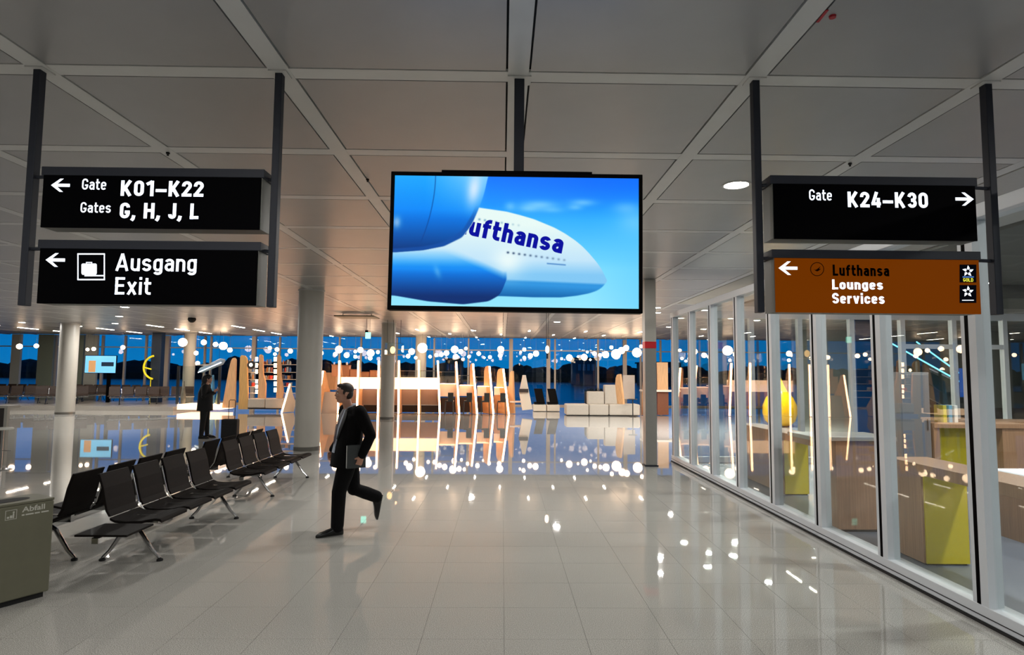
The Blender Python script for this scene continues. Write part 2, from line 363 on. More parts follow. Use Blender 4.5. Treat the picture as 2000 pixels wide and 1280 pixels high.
# ---- window wall at the far end
win = sempty('window_1')
MUL = mat('mullion_paint', (176, 168, 160), .5)
thick = [(1071, 7), (998, 6), (1220, 7), (496, 8), (327, 8)]
thin = [848, 915, 1084, 1168, 1251, 1290, 1395, 1480, 1560, 663, 546, 595, 400, 412, 244, 285, 705, 775]
for px, wd in thick:
    p = aty(px, 700, YW); MB().box(-.11, .11, -.12, .12, 0, CZ).build('mullion', MUL, win, loc=(p.x, YW, 0))
for px in thin:
    p = aty(px, 700, YW); MB().box(-.05, .05, -.07, .07, 0, CZ).build('mullion', MUL, win, loc=(p.x, YW, 0))
for px in (-40, 30, 110, 200):
    p = aty(px, 700, YW); MB().box(-.06, .06, -.07, .07, 0, CZ).build('mullion', MUL, win, loc=(p.x, YW, 0))
MB().box(XL, XR, YW-.05, YW+.05, 3.24, 3.30).build('transom', MUL, win)
MB().box(XL, XR, YW-.1, YW+.1, 0, .08).build('sill', MUL, win)
for k in range(9):
    xa = XL+k*(XR-XL)/9; MB().box(xa+.01, xa+(XR-XL)/9-.01, -.008, .008, .05, CZ).build('pane', GLASSW, win, loc=(0, YW, 0))
GREENG = mat('pale_cladding', (120, 130, 120), .5, noise=.04); WHC = mat('white_cladding', (172, 176, 172), .5)
for n_, (a, b2, mm_) in enumerate([(22, 40, WHC), (74, 104, GREENG), (135, 163, GREENG), (166, 190, WHC)]):
    pa, pb = aty(a, 700, YW-.3), aty(b2, 700, YW-.3)
    struct(MB().box(pa.x, pb.x, YW-.35, YW-.2, 0, CZ).build('trim_%d' % (n_+1), mm_))
# seating podium at far left
struct(MB().box(XL, -15.6, 29.6, YW-.4, 0, .2).build('trim_5', mat('podium_stone', (150, 145, 138), .25, noise=.06)))
# ---- outside
OUT = mat('wet_apron', (20, 26, 34), .22, noise=.2, nscale=.3)
tag(MB().box(-200, 200, YW+.5, 260, -.6, -.05).build('apron_ground', OUT), kind='structure')
TREE = mat('night_tree_leaves', (14, 24, 20), .9, noise=.4, nscale=2)
tb = MB()
random.seed(3)
for k in range(150):
    x = -150+k*2.0; h = 1.7+1.1*random.random()+(.6 if 40 < k % 90 < 60 else 0)
    tb.ell((x, 150+random.uniform(-4, 4), h*.5), (3.0*random.uniform(.7, 1.4), 2.5, h*1.15), u=8, v=6)
tag(tb.build('tree_line', TREE), 'dark band of distant trees beyond the window wall', 'trees', kind='stuff')
for n_, (a, b2, h, Yd, c_, lb) in enumerate([(1125, 1165, 4.6, 110, (84, 78, 84), 'pale low terminal building outside, right of the centre screen'),
                                    (1262, 1330, 4.0, 112, (50, 60, 64), 'dark low building outside beyond the red-topped post'),
                                    (870, 900, 4.4, 115, (96, 84, 66), 'low tan building outside above the workstation pod')]):
    pa, pb = aty(a, 700, Yd), aty(b2, 700, Yd)
    t_ = thing('airport_building', lb, 'building', (pa.x, Yd, -.05)); wd = pb.x-pa.x
    MB().box(0, wd, 0, 8, 0, h).build('wall', mat('bld%d' % n_, c_, .8), t_)
    MB().box(-.3, wd+.3, -.3, 8.3, h, h+.25).build('roof', mat('bldroof', (40, 42, 46), .8), t_)
    for q in range(4): MB().box(wd*(.1+.22*q), wd*(.24+.22*q), -.08, .02, h*.55, h*.8).build('window', mat('bldwin', (120, 130, 140), .3), t_)

# ================================================================== GLASS PARTITION
gp = sempty('wall_glass')
MB().box(GX-.02, GX+.16, GY0, GY1+.1, 0.02, .14).build('bottom_rail', ALU, gp, bevel=.004)
MB().box(GX-.035, GX-.021, GY0, GY1+.1, 0.0, .018).build('shadow_joint', DARK, gp)
MB().box(GX-.02, GX+.16, GY0, GY1+.1, GTOP-.02, GTOP+.09).build('top_rail', ALU, gp, bevel=.004)
MB().box(GX-.025, GX-.019, GY0, GY1+.1, .060, .066).build('rail_seam', DARK, gp)
ys = [4.95+1.25*k for k in range(-9, 8)]
for y in ys:
    if y > GY1+.1 or y < GY0: continue
    MB().box(GX-.012, GX+.11, y+.02, y+.062, .14, GTOP).build('mullion', ALU, gp)
    MB().box(GX-.012, GX+.11, y-.10, y-.02, .14, GTOP).build('mullion', ALU, gp)
    MB().box(GX-.013, GX+.10, y-.0199, y+.0199, .14, GTOP).build('gasket', BLACK, gp)
for a, b2 in zip(ys[:-1], ys[1:]):
    MB().box(GX+.045, GX+.057, a+.055, b2-.09, .13, GTOP-.01).build('pane', GLASS, gp)
gb = sempty('wall_glass_end')
bx = [GX+.08]+[aty(p, 800, GY1).x for p in (1470, 1565, 1667, 1767, 1868, 1968)]+[13.2, 14.3]
for x in bx:
    MB().box(x-.05, x+.05, GY1-.05, GY1+.08, .1, GTOP).build('mullion', ALU, gb)
MB().box(GX+.16, 14.4, GY1-.03, GY1+.07, 0, .12).build('bottom_rail', ALU, gb)
MB().box(GX+.16, 14.4, GY1-.03, GY1+.07, GTOP-.02, GTOP+.14).build('top_rail', ALU, gb)
for a, b2 in zip(bx[:-1], bx[1:]):
    MB().box(a+.05, b2-.05, GY1, GY1+.01, .12, GTOP-.02).build('pane', BOTTLE, gb)
MB().box(bx[4]+.05, bx[5]-.05, GY1-.04, GY1+.06, 2.55, 2.65).build('door_transom', ALU, gb)
MB().box(bx[5]+.05, bx[6]-.05, GY1-.04, GY1+.06, 2.55, 2.65).build('door_transom', ALU, gb)
struct(MB().box(GX+.16, XR, GY0, GY1-.03, -.006, .001).build('floor_side_room', GRAYC))

# ================================================================== COLUMNS
def column(px, py, rad, lab, Y=None):
    p = atz(px, py, 0) if Y is None else aty(px, 700, Y); Yc = p.y+rad*.9 if Y is None else Y
    t_ = thing('round_column', lab, 'column', (p.x, Yc, 0))
    MB().lathe([(rad, 0.02), (rad, CZ-.02)], 40).build('shaft', COLM, t_, smooth='auto')
    MB().lathe([(rad+.012, 0), (rad+.012, .09), (rad, .10)], 40).build('base_ring', mat('steel_ring', (120, 118, 112), .3, .6), t_, smooth='auto')
    MB().lathe([(rad+.02, CZ-.03), (rad+.02, CZ)], 40).build('collar', CEILR, t_)
    return t_
column(592, 882, .305, 'large pale round column just right of the black seating rows')
column(753, 820, .29, 'slim pale round column behind the walking man in the suit')
column(116, 810, .36, 'round cream column at the left below the exit sign')
column(370, 0, .3, 'far round column behind the standing person, by the windows', Y=34.2)
column(822, 0, .3, 'far round column lit orange behind the workstation pod', Y=34.2)
p = aty(308, 700, 33.5)
t_ = thing('square_pillar', 'dark blue square pillar by the far left windows, beside the yellow arc', 'pillar', (p.x, 33.5, .2))
MB().box(-.26, .26, -.2, .2, 0, CZ-.2).build('shaft', mat('navy', (16, 34, 58), .4, noise=.05), t_, bevel=.02)
# info post with red top
p = atz(1273, 912)
t_ = thing('information_post', 'grey square post with a red band at the top, near the glass corner', 'post', (p.x, p.y+.13, 0))
MB().box(-.12, .12, -.12, .12, .03, 2.48).build('shaft', mat('post_grey', (128, 126, 122), .4, 0, noise=.02), t_, bevel=.006)
RED = mat('red_band', (190, 12, 26), .4)
tag(MB().box(-.122, .122, -.122, .122, 2.48, 2.62).build('band', RED, t_), 'red band')
MB().box(-.14, .14, -.14, .14, 0, .03).build('base', DKMETAL, t_)
# small words on the red band
MB().box(-.12, .12, -.12, .12, 2.62, CZ-.01).build('upper_shaft', COLM, t_)

# ================================================================== HANGING SIGNS
YS = 4.08
def px_rect(x0, y0, x1, y1, Y):
    a, b2 = aty(x0, y0, Y), aty(x1, y1, Y); return (a.x, b2.x, b2.z, a.z)
def arrow(dirn, cx, cz, L, Y, parent):
    # arrow built as polygon; dirn -1 left, 1 right
    h = L*.36; s = L*.075; t = s*2.0
    pts = [(-L/2, 0), (-L/2+h*.98, h), (-L/2+h*.98+t*.0, h), (-L/2+h*1.0+t*.62, h), (-L/2+t*1.35+h*.12, s*1.05), (L/2, s*1.05), (L/2, -s*1.05),
           (-L/2+t*1.35+h*.12, -s*1.05), (-L/2+h*1.0+t*.62, -h), (-L/2+h*.98, -h)]
    pts = [(-L/2, 0), (-.02*L, h), (.16*L, h), (-.16*L, .085*L), (L/2, .085*L), (L/2, -.085*L), (-.16*L, -.085*L), (.16*L, -h), (-.02*L, -h)]
    vs = [(cx-dirn*x, Y, cz+z) for x, z in pts]
    N = len(vs); mb = MB()
    fs = [(0, 1, 2, 3), (0, 3, 6), (0, 6, 7, 8), (3, 4, 5, 6)]
    mb.add(vs, fs); return mb.build('arrow', WHITEL, parent)
def pole(px, py, pyb, lab):
    p = atz(px, py, CZ)
    t_ = thing('hanging_pole', lab, 'pole', (p.x, YS, CZ))
    pb = aty(px, pyb, YS)
    MB().box(-.024, .024, -.03, .03, pb.z-CZ, 0).build('tube', DKMETAL, t_, bevel=.004)
    MB().box(-.06, .06, -.06, .06, -.012, 0).build('ceiling_plate', CEILR, t_)
    return p.x
pxs = [pole(83, 139, 598, 'left hanging pole of the left pair of black signs'), pole(547, 143, 601, 'right hanging pole of the left pair of black signs'),
       pole(1473, 158, 611, 'left hanging pole beside the gate K24 sign'), pole(1918, 168, 615, 'right hanging pole beside the gate K24 sign')]
def sign(lab, corners, name='hanging_sign', face=BLACK, barpx=17, sx=(0, 0)):
    x0, y0, x1, y1 = corners; Yf = YS-.09
    X0_, X1_, Z0, Z1 = px_rect(x0, y0, x1, y1, Yf)
    t_ = thing(name, lab, 'sign', ((X0_+X1_)/2, YS-.02, (Z0+Z1)/2)); hw = (X1_-X0_)/2; hh = (Z1-Z0)/2
    bar = barpx*YS/F_
    MB().box(-hw+.001, hw-.001, -.062, .085, -hh+.004, hh-bar).build('housing', SIDEMET, t_)
    MB().box(-hw-.012, hw+.012, -.07, .09, hh-bar, hh).build('top_bar', DKMETAL, t_, bevel=.003)
    fm = MB().box(-hw+.006, hw-.006, -.071, -.06, -hh, hh-bar-.001).build('face', face, t_)
    # pins to the poles
    for s, xe in ((-1, sx[0]), (1, sx[1])):
        xp = xe-(X0_+X1_)/2
        MB().tube([(s*hw, 0.0, hh-bar*.8), (xp-s*.026, 0.02, hh-bar*.8)], .012, 8).build('bracket', DKMETAL, t_)
    return t_, ((X0_+X1_)/2, YS-.02, (Z0+Z1)/2)
def stext(t_, o, body, px, offset=0, mt=WHITEL, name='lettering', fwd=0):
    Yl = YS-.0935-fwd
    x0, x1, z0, z1 = px_rect(*px, Yl)
    return letters(body, (x0-o[0], x1-o[0], z0-o[2], z1-o[2]), Yl-o[1], mt, t_, .195 if offset > .02 else (.14 if offset < .009 else .17), name=name)
def sarrow(t_, o, d, cx, cy, L, parent=None):
    Yl = YS-.0935; p = aty(cx, cy, Yl); q = aty(cx+L, cy, Yl)
    return arrow(d, p.x-o[0], p.z-o[2], q.x-p.x, Yl-o[1], t_)
t1, o1 = sign('black hanging sign reading Gate K01-K22 and Gates G, H, J, L, upper left', (85, 325, 508, 449), sx=(pxs[0], pxs[1]))
sarrow(t1, o1, -1, 118, 362, 37)
stext(t1, o1, 'Gate', (161, 349, 207, 371), .006); stext(t1, o1, 'Gates', (158, 395, 216, 416), .006)
stext(t1, o1, 'K01–K22', (237, 351, 397, 386), .03)
stext(t1, o1, 'G, H, J, L', (235, 396, 387, 434), .03)
t2, o2 = sign('black hanging sign reading Ausgang Exit with a suitcase symbol, lower left', (78, 468, 501, 597), sx=(pxs[0], pxs[1]))
sarrow(t2, o2, -1, 108, 508, 38)
stext(t2, o2, 'Ausgang', (227, 495, 383, 538), .008)
stext(t2, o2, 'Exit', (226, 541, 294, 577), .008)
def mark(t_, o, polys, mt, name='symbol', Yo=0):
    mb = MB(); Yl = YS-.0935-Yo
    for poly in polys:
        vs = []
        for x, y in poly:
            p = aty(x, y, Yl); vs.append((p.x-o[0], Yl-o[1], p.z-o[2]))
        mb.add(vs, [tuple(range(len(vs)))[::-1]])
    return mb.build(name, mt, t_)
def R(x0, y0, x1, y1): return [(x0, y0), (x1, y0), (x1, y1), (x0, y1)]
fr_ = mark(t2, o2, [R(151, 495, 205, 497.6), R(151, 545, 205, 547.6), R(151, 497, 153.4, 546), R(202.6, 497, 205, 546)], WHITEL, 'symbol_frame')
mark(t2, o2, [[(159, 517), (161, 515), (187, 515), (189, 517), (189, 534), (187, 537), (161, 537), (159, 534)], R(168, 512, 180, 513.6), R(168, 513, 169.6, 515), R(178.4, 513, 180, 515), R(165, 537.5, 203, 540)], WHITEL, 'suitcase_symbol')
t3, o3 = sign('black hanging sign reading Gate K24-K30, upper right', (1508, 342, 1911, 471), sx=(pxs[2], pxs[3]))
sarrow(t3, o3, 1, 1884, 389, 36)
stext(t3, o3, 'Gate', (1580, 370, 1625, 392), .006); stext(t3, o3, 'K24–K30', (1655, 373, 1813, 408), .03)
t4, o4 = sign('brown hanging sign reading Lounges Services, lower right', (1511, 487, 1918, 614), face=BROWNL, sx=(pxs[2], pxs[3]))
sarrow(t4, o4, -1, 1539, 524, 37)
BLKT = mat('black_print', (4, 2, 1), .7, spec=.02)
stext(t4, o4, 'Lufthansa', (1626, 517, 1737, 540), .03, BLKT)
stext(t4, o4, 'Lounges', (1625, 546, 1725, 570), .03); stext(t4, o4, 'Services', (1625, 572, 1728, 594), .03)
cs = [(1596+math.cos(a)*r_, 526+math.sin(a)*r_) for r_ in (13.6, 12.2) for a in [2*math.pi*k/28 for k in range(28)]]
mark(t4, o4, [[cs[k], cs[(k+1) % 28], cs[28+(k+1) % 28], cs[28+k]] for k in range(28)]+
     [[(1589, 526), (1593, 527.5), (1597, 525), (1603, 520), (1598, 528.5), (1594, 530)], [(1595, 529), (1600, 525.5), (1604, 525), (1599, 529), (1596, 530.5)]], mat('emblem_print', (30, 12, 3), .7, spec=.03), 'round_crane_emblem')
for cy, gold in ((534, 1), (574, 0)):
    mark(t4, o4, [R(1874, cy-17, 1907, cy+18)], mat('navy_badge', (2, 4, 18), .6, spec=.03), 'badge', .0005)
    cc = (1890.5, cy-4); P5 = []
    for k in range(5):
        a = -math.pi/2+k*2*math.pi/5
        P5.append([(cc[0]+math.cos(a+s*.0)*12, cc[1]+math.sin(a)*12)]+[(cc[0]+math.cos(a+.5)*7, cc[1]+math.sin(a+.5)*7), (cc[0]+math.cos(a+.62)*4, cc[1]+math.sin(a+.62)*4), (cc[0]+math.cos(a-.12)*5, cc[1]+math.sin(a-.12)*5), (cc[0]+math.cos(a-.42)*8, cc[1]+math.sin(a-.42)*8)] if False else
                  [(cc[0]+math.cos(a)*11.5, cc[1]+math.sin(a)*11.5), (cc[0]+math.cos(a+.55)*6.8, cc[1]+math.sin(a+.55)*6.8), (cc[0]+math.cos(a+.45)*3.2, cc[1]+math.sin(a+.45)*3.2), (cc[0]+math.cos(a-.5)*4.6, cc[1]+math.sin(a-.5)*4.6)])
    mark(t4, o4, P5, WHITEL, 'star', .001)
    if gold:
        mark(t4, o4, [R(1880, cy+6, 1902, cy+8.5)], mat('badge_blue', (70, 120, 200), .5, emit=.5), 'badge_bar', .001)
        stext(t4, o4, 'GOLD', (1881, cy+9.5, 1901, cy+16.5), .02, mat('badge_gold', (230, 226, 60), .5, emit=.7), fwd=.0015)
    else:
        mark(t4, o4, [R(1879, cy+12, 1902, cy+13.5)], WHITEL, 'badge_bar', .001)

# ================================================================== BIG SCREEN
YT = 4.02
ax, bx_, az, bz = px_rect(762, 334, 1256, 611, YT-.04)
cxT, czT = (ax+bx_)/2, (az+bz)/2; wT, hT = (bx_-ax), (bz-az)
tv = thing('hanging_screen', 'large hanging screen showing an airliner against blue sky', 'screen', (cxT, YT, czT))
tv.rotation_euler = (0, .007, -.02)
MB().box(-wT/2, wT/2, -.035, .05, -hT/2, hT/2).build('housing', mat('tv_black', (2, 2, 3), .6, spec=.05), tv, bevel=.004)
MB().box(-wT*.3, wT*.3, -.02, .05, hT/2, hT/2+.018).build('mounting_plate', mat('tv_black', (6, 6, 8)), tv)
# picture: coloured grid, values per vertex
NX, NZ = 480, 270; sw, sh = wT-.054, hT-.058
U, V = np.meshgrid(np.linspace(0, 1, NX+1), np.linspace(0, 1, NZ+1))   # V=0 top
PX, PY = U*480, V*270*1.0      # picture frame 480 x 270, like the photographed pixels
def C3(c): return np.array(c, float)
def mixc(a, b2, t): t = np.clip(t, 0, 1)[..., None]; return a*(1-t)+b2*t
def sm(x, e=1.0): return np.clip(x/e+.5, 0, 1)
img = mixc(C3((20, 120, 255)), C3((30, 165, 255)), PY/90.)
img = mixc(img, C3((120, 220, 255)), (PY-60)/130.)
img = mixc(img, C3((150, 232, 255)), (PY-170)/100.)
img = mixc(img, C3((10, 110, 255)), np.clip((PX-180)/200, 0, 1)*np.clip(1-PY/60, 0, 1)*.8)
img = mixc(img, C3((90, 200, 255)), np.clip((PX-380)/100, 0, 1)*np.clip((PY-60)/60, 0, 1)*.5)
rs = np.random.RandomState(5)
for cx_, cy_, rx, ry, s_ in [(285, 58, 34, 9, .4), (265, 66, 20, 7, .35), (228, 62, 10, 9, .3), (370, 52, 24, 7, .35), (355, 62, 14, 6, .3), (455, 62, 26, 12, .25), (470, 90, 30, 24, .25), (310, 68, 22, 6, .25)]:
    dd = ((PX-cx_)/rx)**2+((PY-cy_)/ry)**2; img = mixc(img, C3((150, 222, 255)), s_*np.exp(-dd)*1.6)
def poly_curve(xs, ys): return np.interp(PX, xs, ys, left=1e4, right=1e4)
# fuselage: top and bottom outline
xs = [0, 100, 130, 171, 221, 248, 275, 315, 336, 356, 370, 383, 397, 406, 412, 416, 418]; top = [50, 55, 60, 66, 73, 80, 88, 105, 117, 131, 143, 157, 174, 187, 198, 208, 214]
bot_x = [0, 150, 213, 275, 329, 360, 383, 398, 408, 414, 418]; bot = [250, 250, 248, 249.5, 249, 245, 240, 234.5, 228, 221, 214]
def smooth_curve(x_, y_, k=5):
    g_ = np.arange(-40, 521, 1.0); v_ = np.interp(g_, x_, y_); kk = np.exp(-(np.arange(-15, 16)/k)**2); kk /= kk.sum()
    return np.interp(PX, g_[15:-15], np.convolve(v_, kk, 'same')[15:-15])
tp = smooth_curve(xs, top, 4); bt = smooth_curve(bot_x, bot, 4)
mask = sm(PY-tp, 2)*sm(bt-PY, 2)*sm(418-PX, 2)
body = mixc(C3((232, 250, 246)), C3((196, 230, 250)), (PY-100)/70.)
body = mixc(body, C3((130, 200, 245)), (PY-172)/30.)
line = 215+(PX-226)*.03
body = mixc(body, C3((30, 140, 220)), sm(PY-line, 5)*.85); body = mixc(body, C3((8, 96, 168)), np.clip((PY-line-8)/26, 0, 1))
body = mixc(body, C3((244, 255, 250)), np.exp(-((PX-225)**2/900+(PY-175)**2/900))*.8)
img = mixc(img, body, mask)
# window rows
for k in range(8):
    cx_, cy_ = 168+k*11, 90+k*1.6; img = mixc(img, C3((70, 130, 170)), (.75-.07*k)*np.exp(-(((PX-cx_)/2.3)**2+((PY-cy_)/2.3)**2)))
for k in range(11):
    cx_, cy_ = 225+k*11, 158+k*1.4; img = mixc(img, C3((16, 40, 84)), (.9-.055*k)*np.exp(-(((PX-cx_)/2.4)**2+((PY-cy_)/2.2)**2)))
img = mixc(img, C3((60, 120, 190)), .7*sm(PX-301, 2)*sm(338-PX, 2)*sm(PY-178-(PX-301)*.07, 1)*sm(181-PY+(PX-301)*.07, 1))
# lower engine
ex = (PX-110)/115.; el = smooth_curve([0, 72, 140, 189, 210, 219, 223], [249, 261, 266, 259, 246, 228, 208], 5); eu = np.interp(PX, [0, 100, 216], [150, 150, 205])
m2 = sm(el-PY, 2)*sm(PY-eu, 18)*sm(223-PX, 3)
eng = mixc(C3((40, 170, 255)), C3((0, 128, 240)), (PY-165)/40.); eng = mixc(eng, C3((0, 44, 112)), (PY-195)/55.)
img = mixc(img, eng, m2*np.clip((PY-150)/40, 0, 1))
# upper engine
rr = np.sqrt(((PX-32)/138)**2+((PY+8)/164)**2); ue = smooth_curve([-20, 5, 59, 100, 135, 153.5, 167, 178, 184], [161, 161, 156, 147, 128, 101, 66, 31, -8], 4); m1 = sm((ue-PY)*np.clip(.25+(170-PX)/120, .25, 1), 1.6); rr = 1-np.clip((ue-PY)*np.clip(.25+(170-PX)/120, .25, 1), 0, 60)/140
up = mixc(C3((30, 168, 255)), C3((0, 132, 250)), PY/90.); up = mixc(up, C3((0, 50, 120)), np.clip((PY-70)/90, 0, 1)**1.1)
up = mixc(up, C3((150, 215, 255)), np.clip((PX-60)/110, 0, 1)*np.clip(1-PY/90, 0, 1)*.8)
up = mixc(up, C3((10, 80, 170)), .75*sm(rr*140-132, 3)*np.clip((PY-60)/30, 0, 1))
up = mixc(up, C3((0, 60, 140)), .8*np.exp(-((PX-(80-(PY/150.)**2*30)-0)/.9)**2)*sm(140-PY, 4))
m1v = m1[:]
img2 = mixc(img, up, m1v)
img2 = mixc(img2, C3((214, 236, 255)), np.exp(-(((PX-155-(40-PY)*.1)/13)**2+((PY-25)/34)**2))*.95)
img2 = mixc(img2, C3((200, 228, 250)), np.exp(-(((PX-6)/8)**2+((PY-98)/12)**2))*.6)
img2 = mixc(img2, C3((170, 220, 250)), np.exp(-(((PX-88-(PY-200)*.3)/6)**2+((PY-200)/12)**2))*.35)
def picture_mesh(name, u0, u1, v0, v1, image, w_, h_, keep=None):
    H, W = image.shape[:2]
    xs_ = (U-.5)*w_; zs_ = (.5-V)*h_
    vs = np.stack([xs_, np.zeros_like(xs_), zs_], -1).reshape(-1, 3)
    idx = np.arange(H*W).reshape(H, W); q = np.stack([idx[:-1, :-1], idx[1:, :-1], idx[1:, 1:], idx[:-1, 1:]], -1).reshape(-1, 4)
    if keep is not None: q = q[keep[:-1, :-1].reshape(-1)]
    me = bpy.data.meshes.new(name); me.from_pydata(vs.tolist(), [], q.tolist())
    ca = me.color_attributes.new('print', 'FLOAT_COLOR', 'POINT')
    s = image/255.; l = np.where(s <= .04045, s/12.92, ((s+.055)/1.055)**2.4); a = np.ones((H*W, 4)); a[:, :3] = l.reshape(-1, 3); ca.data.foreach_set('color', a.ravel())
    return me
PM = bpy.data.materials.new('screen_picture'); PM.use_nodes = True; n = PM.node_tree; b = n.nodes['Principled BSDF']; b.inputs['Base Color'].default_value = (.01, .01, .01, 1); b.inputs['Roughness'].default_value = .4; b.inputs['Specular IOR Level'].default_value = .05
an = n.nodes.new('ShaderNodeAttribute'); an.attribute_name = 'print'; n.links.new(an.outputs['Color'], b.inputs['Emission Color']); b.inputs['Emission Strength'].default_value = 1.0
me = picture_mesh('display', 0, 1, 0, 1, img2, sw, sh); me.materials.append(PM)
dsp = bpy.data.objects.new('display', me); COL.objects.link(dsp); dsp.parent = tv; dsp.location = (0, -.0365, 0)
# airline lettering, the first letters hidden behind the engine picture layer
LB = mat('letter_blue', (2, 2, 10), .6, emit=1, ecol=(12, 18, 158), spec=.02)
def scx(p): return (p/480-.5)*sw
def scz(p): return (.5-p/270)*sh
lt = letters('Lufthansa', (scx(124), scx(335), scz(139), scz(99)), -.0375, LB, tv, .20, .09, rot=math.radians(10.6))
ov = picture_mesh('engine_picture', 0, 1, 0, 1, img2, sw, sh, keep=((m1 > .5) & (PX > 70) & (PX < 184) & (PY > 50) & (PY < 160))); ov.materials.append(PM)
o = bpy.data.objects.new('engine_picture', ov); COL.objects.link(o); o.parent = tv; o.location = (0, -.0385, 0)
pc = atz(1012, 148, CZ)
t_ = thing('screen_pole', 'grey pole holding the large screen from the ceiling', 'pole', (pc.x+.01, 4.1, CZ))
MB().box(-.034, .034, -.02, .05, bz-CZ+.0, 0).build('tube', DKMETAL, t_, bevel=.004)
MB().box(-.08, .08, -.05, .08, -.012, 0).build('ceiling_plate', CEILR, t_)

# ================================================================== LITTER BIN
p = atz(95, 1165)
ang = math.atan2(-.86, -.5)
tb_ = thing('litter_bin', 'olive grey metal waste bin marked Abfall at the left edge', 'bin', (p.x, p.y, 0), ang)
OLIVE = mat('olive_metal', (104, 103, 86), .42, .15, noise=.04, nscale=8)
# local x runs along the marked face away from the visible corner; body lies on local -y
BW, BD, BH = .62, .33, .83
MB().box(0.0, BW, -BD, 0, .045, BH-.02).build('body', OLIVE, tb_, bevel=.012)
MB().box(.03, BW-.03, -BD+.03, -.03, 0, .045).build('plinth', DARK, tb_)
MB().box(0, BW, -BD, 0, BH-.02, BH).build('lid', OLIVE, tb_, bevel=.004)
mb = MB(); mb.loft([((BW*.5, -BD*.5, BH-.004), (.19, 0, 0), (0, .085, 0)), ((BW*.5, -BD*.5, BH+.002), (.19, 0, 0), (0, .085, 0))], 32); tag(mb.build('opening', DARK, tb_), 'black oval opening')
# lettering on face y=0 plane facing +y: rotate
PRT = mat('grey_print', (186, 186, 176), .5)
def face_text(body, x0, x1, z0, z1, off):
    o = textmesh(body, (-x1, -x0, z0, z1), 0, PRT, tb_, 'lettering', off); o.rotation_euler = (0, 0, math.pi); o.location = (0, .0012, 0); return o
face_text('Abfall', .07, .235, .745, .79, .02)
mb = MB()
for x0, x1, z0, z1 in [(.215, .235, .717, .728), (.15, .208, .717, .728), (.105, .143, .717, .728), (.04, .095, .717, .728), (.27, .35, .775, .779), (.27, .35, .701, .705), (.27, .274, .701, .779), (.346, .35, .701, .779), (.288, .298, .71, .75), (.30, .318, .712, .735), (.322, .338, .712, .728)]:
    mb.add([(x1, .0012, z0), (x0, .0012, z0), (x0, .0012, z1), (x1, .0012, z1)], [(0, 1, 2, 3)])
mb.ell((.293, .0012, .758), (.007, .0008, .007), u=10, v=6); mb.build('litter_symbol', PRT, tb_)

# ================================================================== BEAM SEATING
SEATP = .57
LEATHLIT = mat('lit_dark_leather', (56, 43, 37), .5, noise=.15, nscale=30, spec=.3)  # same dark leather; light falling on far rows put into its colour
def make_bench(nseat, label, table=True, legs=None, LEATH=LEATH):
    t_ = thing('beam_bench', label, 'bench'); y = 0.0; L0 = .0
    prof = [(-.155, .455), (-.10, .43), (0, .42), (.16, .425), (.29, .45), (.345, .445), (.36, .43)]
    bprof = [(-.150, .462), (-.185, .52), (-.21, .62), (-.235, .74), (-.275, .86), (-.285, .885)]
    def shell(pr, th, y0, y1, nrm):
        up_ = pr; dn = [(x+nrm[0]*th, z+nrm[1]*th) for x, z in pr][::-1]
        return MB().prism(up_+dn, y0, y1, 'y')
    if table:
        MB().box(-.16, .32, .0, .44, .395, .415).build('side_table', LEATH, t_, bevel=.004); y = .5
    ys_ = []
    for k in range(nseat):
        y0 = y+k*SEATP; ys_.append(y0)
        shell(prof, .028, y0, y0+.51, (0, -1)).build('seat', LEATH, t_, bevel=.006)
        shell(bprof, .024, y0+.01, y0+.49, (-1, -.2)).build('backrest', LEATH, t_, bevel=.006)
        MB().box(-.14, .2, y0+.24, y0+.29, .35, .425).build('seat_bracket', CHROME, t_)
    end = y+nseat*SEATP
    MB().box(-.035, .035, .05, end-.05, .315, .375).build('beam', CHROME, t_, bevel=.006)
    for ly in (legs or (.5, end-.5)):
        for s in (1, -1):
            xe = .30 if s > 0 else -.28
            mb = MB(); mb.tube([(0, ly, .345), (s*.08, ly, .30), (xe*.75, ly, .1), (xe, ly, .028)], [(.03, .028), (.026, .024), (.018, .018), (.015, .015)], 8)
            lg = mb.build('leg', CHROME, t_, smooth='auto')
            mb = MB(); mb.lathe([(.03, 0), (.03, .018), (.012, .028)], 12, (xe, ly, 0)); mb.build('foot', DARK, lg)
    for y0 in ys_[1:]:
        MB().tube([(-.27, y0-.02, .80), (-.19, y0-.02, .5), (-.13, y0-.02, .42)], .007, 6).build('frame_rod', CHROME, t_)
    return t_
b1 = make_bench(4, 'nearest row of four black seats facing the walkway, with low side table', True, (.62, 2.42)); b1.location = (-3.76, 5.83, 0)
b2_ = make_bench(4, 'farther row of four black seats facing the walkway, beside the round column', False, (.5, 2.2)); b2_.location = (-3.83, 9.2, 0)
b3 = make_bench(4, 'near row of four black seats backing onto the first row, beside the waste bin', True, (.62, 2.42)); b3.location = (-4.62, 5.83+2.78, 0); b3.rotation_euler = (0, 0, math.pi)
# mirrored row: its own table is at the near end, so build along -y
for ch in KIDS(b3):
    pass
b3.rotation_euler = (0, 0, 0); b3.scale = (-1, 1, 1); b3.location = (-4.60, 5.83, 0)
b4 = copy_tree(b2_); b4.scale = (-1, 1, 1); b4.location = (-4.66, 9.2, 0)
b4['label'] = 'farther row of four black seats facing away from the walkway, behind the column-side row'
